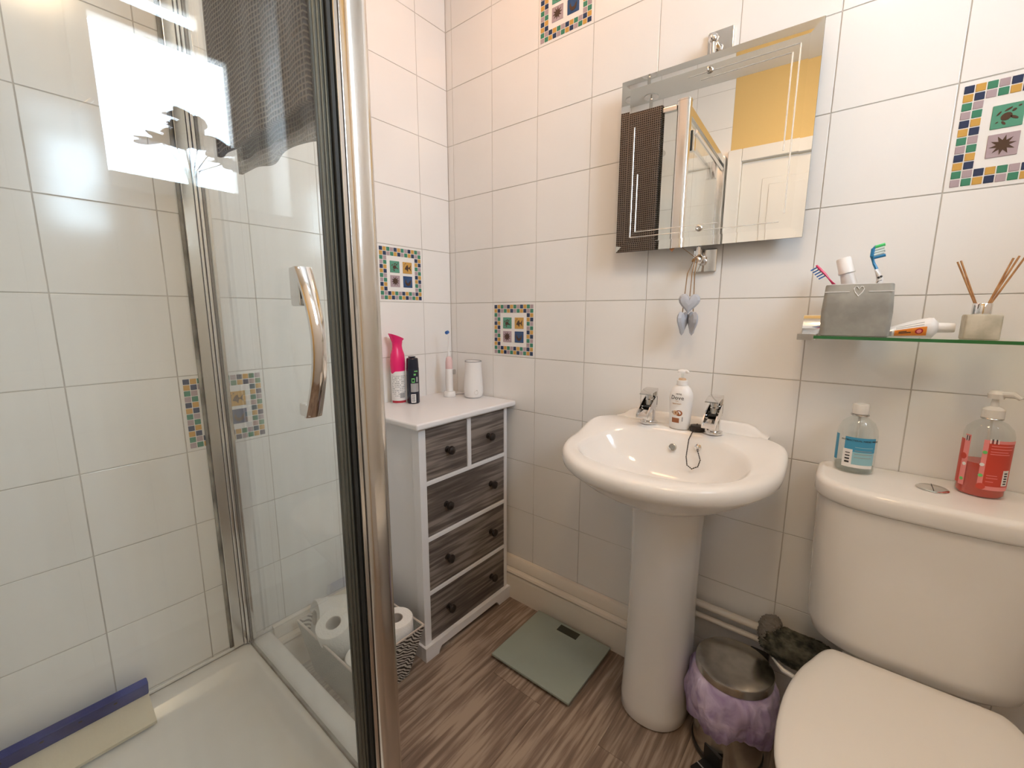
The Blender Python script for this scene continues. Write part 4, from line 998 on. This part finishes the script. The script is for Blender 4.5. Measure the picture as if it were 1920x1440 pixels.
# reed diffuser
rd = thing('reed_diffuser', 'square frosted glass reed diffuser with chrome collar on the shelf', 'diffuser', (1.504, -.090, ZS))
MB().rings([rr(1.504, -.090, .022, .022, .003, ZS+.0003, 3), rr(1.504, -.090, .0235, .0235, .003, ZS+.002, 3), rr(1.504, -.090, .0235, .0235, .003, ZS+.043, 3), rr(1.504, -.090, .022, .022, .003, ZS+.0455, 3)]).build('glass_bottle', 'frost', rd)
MB().lathe([(.0130, ZS+.0457), (.0132, ZS+.047), (.0132, ZS+.065), (.0125, ZS+.066), (.008, ZS+.066), (.008, ZS+.060), (.0, ZS+.060)], 1.502, -.090, 28).build('collar', 'chrome', rd)
for (dx, dy, dz, x0) in ((-.042, -.002, .142, -.004), (-.037, .004, .144, -.003), (.028, .004, .144, .003), (.034, .0, .147, .002), (.040, -.006, .145, .004)):
    MB().tube([(1.502+x0, -.090, ZS+.050), (1.502+dx, -.090+dy, ZS+dz)], .0015, 8).build('reed', 'reed', rd)

# ------------------------------------------------------------------ mirror
MXc, MZc = .982, 1.528; MW, MH = .2255, .224; MYAW = .030
mi = thing('wall_mirror', 'square mirror with slanted glass edges on the tiles above the washbasin', 'mirror', (MXc, -.047, MZc), (0, 0, MYAW))
bw = .024
def q(hx, hz, y): return [Vector((-hx, y, -hz)), Vector((hx, y, -hz)), Vector((hx, y, hz)), Vector((-hx, y, hz))]
MB().rings([q(MW, MH, .0035), q(MW, MH, -.0015), ], True, False).build('mirror_back', 'blackmat', mi, smooth=False, local=True)
MB().rings([q(MW, MH, -.0016), q(MW-bw, MH-bw, -.0008)], False, False).build('bevelled_edge', 'mirrorbevel', mi, smooth=False, local=True)
mb = MB(); mb.box(-MW+bw, MW-bw, -.0011, -.0002, -MH+bw, MH-bw); mb.build('mirror_face', 'mirror', mi, smooth=False, local=True)
mb = MB()
def line(x0, z0_, x1, z1_): mb.tube([(x0, -.0014, z0_), (x1, -.0014, z1_)], .0016, 6, flat=.6)
L1, L2 = MW-.040, MW-.054
line(-L1, -L1, L1*.95, -L1); line(-L1, -L1, -L1, L1*.55); line(-L2, -L2, L2*.25, -L2); line(-L2, -L2, -L2, -.02)
line(L1, L1, -.05, L1); line(L1, L1, L1, -L1*.9); line(L2, L2, -.02, L2); line(L2, L2, L2, -.03)
mb.build('engraved_line', 'engrave', mi, local=True)
for (x_, z_) in ((0, .189), (.0, -.180)):
    R = Matrix.Translation((x_, -.0012, z_)) @ Matrix.Rotation(PI/2, 4, 'X')
    MB().lathe([(.0085, 0), (.0085, .0018), (.0068, .0036), (.0045, .0042), (.003, .0030), (.0, .0028)], 0, 0, 18, 1, 1, R).build('fixing_screw', 'steel', mi, local=True)
for (z_, s_) in ((.262, 1), (-.258, -1)):
    mb = MB(); zz = z_
    y1 = .047-.0008
    mb.box(-.030+.010, .030+.010, y1-.010, y1, zz-.030, zz+.030, .003)
    br = mb.build('bracket_plate', 'chrome', mi, local=True)
    mb = MB(); mb.tube([(.0, y1-.010, zz-.006*s_), (.0, .016, zz-.008*s_)], .0085, 14)
    bmesh.ops.create_uvsphere(mb.bm, u_segments=16, v_segments=10, radius=.0115, matrix=Matrix.Translation((0, .012, zz+.0*s_)))
    mb.tube([(0, .012, zz), (0, .012, zz-.05*s_)], .007, 12)
    mb.build('swivel_arm', 'chrome', mi, local=True)
# hearts
hh = thing('hanging_hearts', 'three pale grey wooden hearts hanging on brown twine below the mirror', 'ornament', (.972, -.045, 1.27))
def heart(cx, cy, cz, s_, rz, tilt, name='wooden_heart', zs=1.12):
    pts = []
    for i in range(24):
        t = 2*PI*i/24; X_ = 16*math.sin(t)**3; Z_ = 13*math.cos(t)-5*math.cos(2*t)-2*math.cos(3*t)-math.cos(4*t); pts.append((X_/17, Z_/17))
    m = Matrix.Translation((cx, cy, cz)) @ Matrix.Rotation(rz, 4, 'Z') @ Matrix.Rotation(tilt, 4, 'Y')
    mb = MB(); rs = []
    for (k, d) in ((.30, -.0085), (.80, -.0060), (1.0, 0), (.80, .0060), (.30, .0085)):
        rs.append([m @ Vector((a*s_*k, d, b*s_*k*zs)) for a, b in pts])
    mb.rings(rs); return mb.build(name, 'woodheart', hh, smooth=False)
heart(.973, -.058, 1.160, .0285, .25, 0.05); heart(.957, -.050, 1.110, .029, 1.42, .05, zs=1.3); heart(.982, -.047, 1.110, .029, 2.22, -.05, zs=1.3)
MB().tube([(.979, -.052, 1.272), (.975, -.056, 1.235), (.974, -.058, 1.176)], .0013, 6).build('twine', 'twine', hh)
MB().tube([(.976, -.046, 1.272), (.962, -.052, 1.235), (.956, -.052, 1.134)], .0013, 6).build('twine', 'twine', hh)
MB().tube([(.983, -.046, 1.272), (.980, -.050, 1.235), (.982, -.048, 1.136)], .0013, 6).build('twine', 'twine', hh)
lp = [(.979+.011*math.cos(t), -.036-.013*math.sin(t), 1.274+.012*math.sin(2*t)*.4+.004*math.cos(t)) for t in [2*PI*i/14 for i in range(15)]]
MB().tube(lp, .0018, 6).build('twine_knot', 'twine', hh)
mb = MB(); mb.prism([(-.010, .004), (.0, -.008), (.010, .004)], Matrix.Translation((.915, -.044, 1.303)) @ Matrix.Rotation(PI/2, 4, 'X'), .002); mb.build('copper_charm', 'copper', hh)
MB().tube([(.975, -.036, 1.276), (.935, -.041, 1.309), (.915, -.044, 1.305)], .0009, 6).build('charm_twine', 'twine', hh)

# ------------------------------------------------------------------ pedal bin
bx, by = 1.171, -.142
bn = thing('pedal_bin', 'small round pedal bin with steel lid and purple liner beside the toilet', 'bin', (bx, by, 0))
MB().lathe([(.0, .0005), (.083, .001), (.085, .006), (.085, .018), (.081, .020), (.081, .215), (.0, .216)], bx, by, 44).build('bin_body', 'black', bn)
MB().lathe([(.0825, .0205), (.0825, .205)], bx, by, 44, cap0=False, cap1=False).build('steel_sleeve', 'steel', bn)
mb = MB(); rs = []; n = 120
random.seed(3)
ph = [random.uniform(0, 6.28) for _ in range(8)]
for j, (z, r_) in enumerate(((.232, .086), (.228, .091), (.215, .098), (.195, .103), (.170, .106), (.145, .105), (.120, .101), (.100, .096), (.094, .090), (.100, .086), (.15, .0845))):
    ring_ = []
    for i in range(n):
        a = 2*PI*i/n; am = min(1, (.235-z)/.04)*.0045
        w = am*(math.sin(5*a+ph[0]+z*20)+.7*math.sin(11*a+ph[1]-z*45)+.5*math.sin(23*a+ph[2]+z*60)+.3*math.sin(37*a+ph[3]))
        zz = z+(.012*math.sin(2*a+ph[4])+.008*math.sin(5*a+ph[5]))*min(1, (.232-z)/.08) if j < 9 else z+(.012*math.sin(2*a+ph[4])+.008*math.sin(5*a+ph[5]))
        rad = max(r_+w, .0835+(.0006 if j > 8 else .001))
        ring_.append(Vector((bx+rad*math.cos(a), by+rad*math.sin(a), zz)))
    rs.append(ring_)
mb.rings(rs, False, False).build('purple_liner', 'bag', bn, angle=80)
MB().lathe([(.0885, .2325), (.0900, .2335), (.0900, .250), (.0885, .2535), (.086, .2545), (.05, .2552), (.0, .2555)], bx, by, 48).build('bin_lid', 'steel', bn)
MB().box(bx+.02, bx+.065, by+.078, by+.098, .205, .250, .004, 2).build('lid_hinge', 'blackmat', bn)
mb = MB(); m_ = Matrix.Translation((bx-.015, by-.083, .0)) @ Matrix.Rotation(-.45, 4, 'Z')
mb.box(-.021, .021, -.052, .004, .006, .014, .002, 2, m_); mb.box(-.024, .024, -.004, .006, .004, .055, .002, 2, m_); mb.build('pedal', 'black', bn)
mb = MB(); mb.box(-.020, .020, -.030, -.027, .0142, .0152, 0, 1, m_); mb.build('pedal_line', 'silverprint', bn, smooth=False)

# ------------------------------------------------------------------ fluffy duster mitt over pipes
fm = thing('fluffy_mitt', 'dark grey-green fluffy cleaning mitt draped over the pipes beside the cistern', 'mitt', (1.30, -.055, .30))
random.seed(11)
def blob(x0, x1, y0, y1, z0, z1, slope, seed):
    bm_ = MB(); bmesh.ops.create_icosphere(bm_.bm, subdivisions=5, radius=1.0)
    rnd = random.Random(seed); fr = [(rnd.uniform(3, 9), rnd.uniform(3, 9), rnd.uniform(3, 9), rnd.uniform(0, 6)) for _ in range(9)]
    for v in bm_.bm.verts:
        c_ = v.co.copy(); w = sum(math.sin(f_[0]*c_.x*2+f_[1]*c_.y*2+f_[2]*c_.z*2+f_[3]) for f_ in fr)/9
        k = (1+.10*w+rnd.uniform(-.09, .10))
        sx_ = math.copysign(abs(c_.x)**.7, c_.x)*k; sz_ = math.copysign(abs(c_.z)**.7, c_.z)*k; s_y = c_.y*k
        X_ = (x0+x1)/2+(x1-x0)/2*sx_; v.co = Vector((X_, (y0+y1)/2+(y1-y0)/2*s_y, (z0+z1)/2+(z1-z0)/2*sz_+slope*(X_-(x0+x1)/2)))
    return bm_
blob(1.214, 1.385, -.092, -.036, .258, .345, -.05, 2).build('fluffy_pile', 'fluff', fm, angle=180)
blob(1.206, 1.256, -.080, -.034, .292, .362, .25, 5).build('grey_cuff', 'fluffgrey', fm, angle=180)
MB().tube([(1.245, -.072, .262), (1.270, -.082, .247), (1.300, -.085, .241), (1.335, -.083, .240)], [.003, .006, .006, .004], 10).build('white_hem', 'white', fm)

# ------------------------------------------------------------------ basket with rolls
bk = thing('storage_basket', 'zebra patterned fabric basket holding toilet rolls beside the chest', 'basket', (.22, -.615, 0))
RXa, RXb, RYa, RYb, RZ = .06, .385, -.735, -.497, .185
BXa, BXb, BYa, BYb = .085, .335, -.705, -.527
def bq(t, ins=0.0):
    xa = BXa+(RXa-BXa)*t+ins; xb = BXb+(RXb-BXb)*t-ins; ya = BYa+(RYa-BYa)*t+ins; yb = BYb+(RYb-BYb)*t-ins
    z = .001+(RZ-.001)*t; return xa, xb, ya, yb, z
def wallq(side, name, mat):
    mb = MB(); a0_, a1_, b0_, b1_, z0_ = bq(0); c0_, c1_, d0_, d1_, z1_ = bq(1); i = .006
    o0, o1, p0, p1, _ = bq(0, i); q0, q1, s0, s1, _ = bq(1, i)
    if side == 'x+': quad = [(a1_, b0_, z0_), (a1_, b1_, z0_), (c1_, d1_, z1_), (c1_, d0_, z1_)]; inn = [(o1, p0, z0_), (o1, p1, z0_), (q1, s1, z1_), (q1, s0, z1_)]
    if side == 'x-': quad = [(a0_, b1_, z0_), (a0_, b0_, z0_), (c0_, d0_, z1_), (c0_, d1_, z1_)]; inn = [(o0, p1, z0_), (o0, p0, z0_), (q0, s0, z1_), (q0, s1, z1_)]
    if side == 'y-': quad = [(a0_, b0_, z0_), (a1_, b0_, z0_), (c1_, d0_, z1_), (c0_, d0_, z1_)]; inn = [(o0, p0, z0_), (o1, p0, z0_), (q1, s0, z1_), (q0, s0, z1_)]
    if side == 'y+': quad = [(a1_, b1_, z0_), (a0_, b1_, z0_), (c0_, d1_, z1_), (c1_, d1_, z1_)]; inn = [(o1, p1, z0_), (o0, p1, z0_), (q0, s1, z1_), (q1, s1, z1_)]
    mb.rings([[Vector(p) for p in quad], [Vector(p) for p in inn]]); return mb.build(name, mat, bk, smooth=False)
wallq('x+', 'end_panel', 'zebra'); wallq('x-', 'end_panel', 'zebra'); wallq('y-', 'side_panel', 'basketin'); wallq('y+', 'side_panel', 'basketin')
MB().box(BXa+.002, BXb-.002, BYa+.002, BYb-.002, .001, .005).build('basket_bottom', 'basketin', bk, smooth=False)
mb = MB(); xa, xb, ya, yb, z_ = bq(1)
mb.tube([(xa+.002, ya+.002, z_), (xb-.002, ya+.002, z_), (xb-.002, yb-.002, z_), (xa+.002, yb-.002, z_), (xa+.002, ya+.002, z_)], .0035, 8); mb.build('rim_binding', 'rimcloth', bk)
def roll(x_, y_, z_, rot, label):
    t = thing('toilet_roll', label, 'toilet roll', (x_, y_, z_), rot, 'toilet rolls in the zebra basket')
    h = .098; r_ = .052; ri = .021
    MB().lathe([(ri+.001, .0005), (r_-.002, .0), (r_, .003), (r_+.0006, h*.5), (r_, h-.003), (r_-.002, h), (ri+.001, h-.0005)], 0, 0, 40, cap0=False, cap1=False).build('paper', 'paper', t, local=True, angle=50)
    MB().lathe([(ri, .001), (ri+.001, .0), (ri+.001, h), (ri, h-.001), (ri-.0008, h-.001), (ri-.0008, .001)], 0, 0, 30, cap0=False, cap1=False).build('card_core', 'card', t, local=True)
    return t
roll(.272, -.585, .008, (0, 0, 0), 'toilet roll at the bottom of the zebra basket nearest the chest')
roll(.312, -.550, .1075, (0, 0, 0), 'white toilet roll standing upright on another nearest the chest corner')
roll(.200, -.560, .1330, (0, 0, 0), 'white toilet roll at the back, half hidden by the corner post')
roll(.160, -.605, .0080, (0, 0, 0), 'toilet roll at the bottom in the middle of the basket')
roll(.312, -.662, .0600, (0, 0, 0), 'toilet roll standing at the near corner of the basket')
roll(.200, -.668, .1340, (.28, .12, 0), 'tilted white toilet roll on top with its hole facing the shower')
roll(.108, -.600, .1620, (1.35, 0, -.2), 'toilet roll lying on its side at the wall end of the basket')

# ------------------------------------------------------------------ flowers on window sill
FY = -.70
fl = thing('flower_vase', 'glass vase of dark flowers on the window sill', 'flowers', (2.00, FY, WZ0+.004))
zs_ = WZ0+.0045
MB().lathe([(.0, zs_), (.024, zs_+.0005), (.026, zs_+.004), (.018, zs_+.04), (.014, zs_+.085), (.024, zs_+.125), (.022, zs_+.125), (.012, zs_+.085), (.015, zs_+.04), (.022, zs_+.006), (.0, zs_+.005)], 2.0, FY, 24).build('vase', 'clear', fl)
random.seed(5)
heads = [(-.095, .195, .10), (-.055, .22, .07), (-.010, .285, .095), (.0, .22, .09), (.085, .205, .10), (.125, .165, .075), (.045, .225, .07), (-.02, .25, .08)]
for (dy, dz, s_) in heads:
    c_ = Vector((2.0+random.uniform(-.02, .02), FY+dy*.8, zs_+dz))
    MB().tube([(2.0, FY, zs_+.01), (2.0, FY+dy*.2, zs_+.125), tuple(c_)], .002, 6).build('stem', 'stem', fl)
    for k in range(13):
        a = 2*PI*k/13+random.random(); el = random.uniform(.1, 1.1)
        d = Vector((math.cos(a)*math.cos(el), math.sin(a)*math.cos(el), math.sin(el)*.8-.1))
        sd = Vector((-math.sin(a), math.cos(a), .2)).normalized()
        L_ = s_*random.uniform(.6, .9); mb = MB(); rs = []
        nrm = d.cross(sd).normalized()
        for (t, w) in ((0, .12), (.35, .42), (.7, .5), (.92, .34), (1.0, .06)):
            p = c_+d*L_*t+Vector((0, 0, -.25*L_*t*t)); hw = sd*(w*L_); th = nrm*.0006
            rs.append([p-hw-th, p+th*1.5, p+hw-th, p+hw+th, p+th*4, p-hw+th])
        mb.rings(rs); mb.build('petal', 'flower', fl)
bpy.context.view_layer.update()
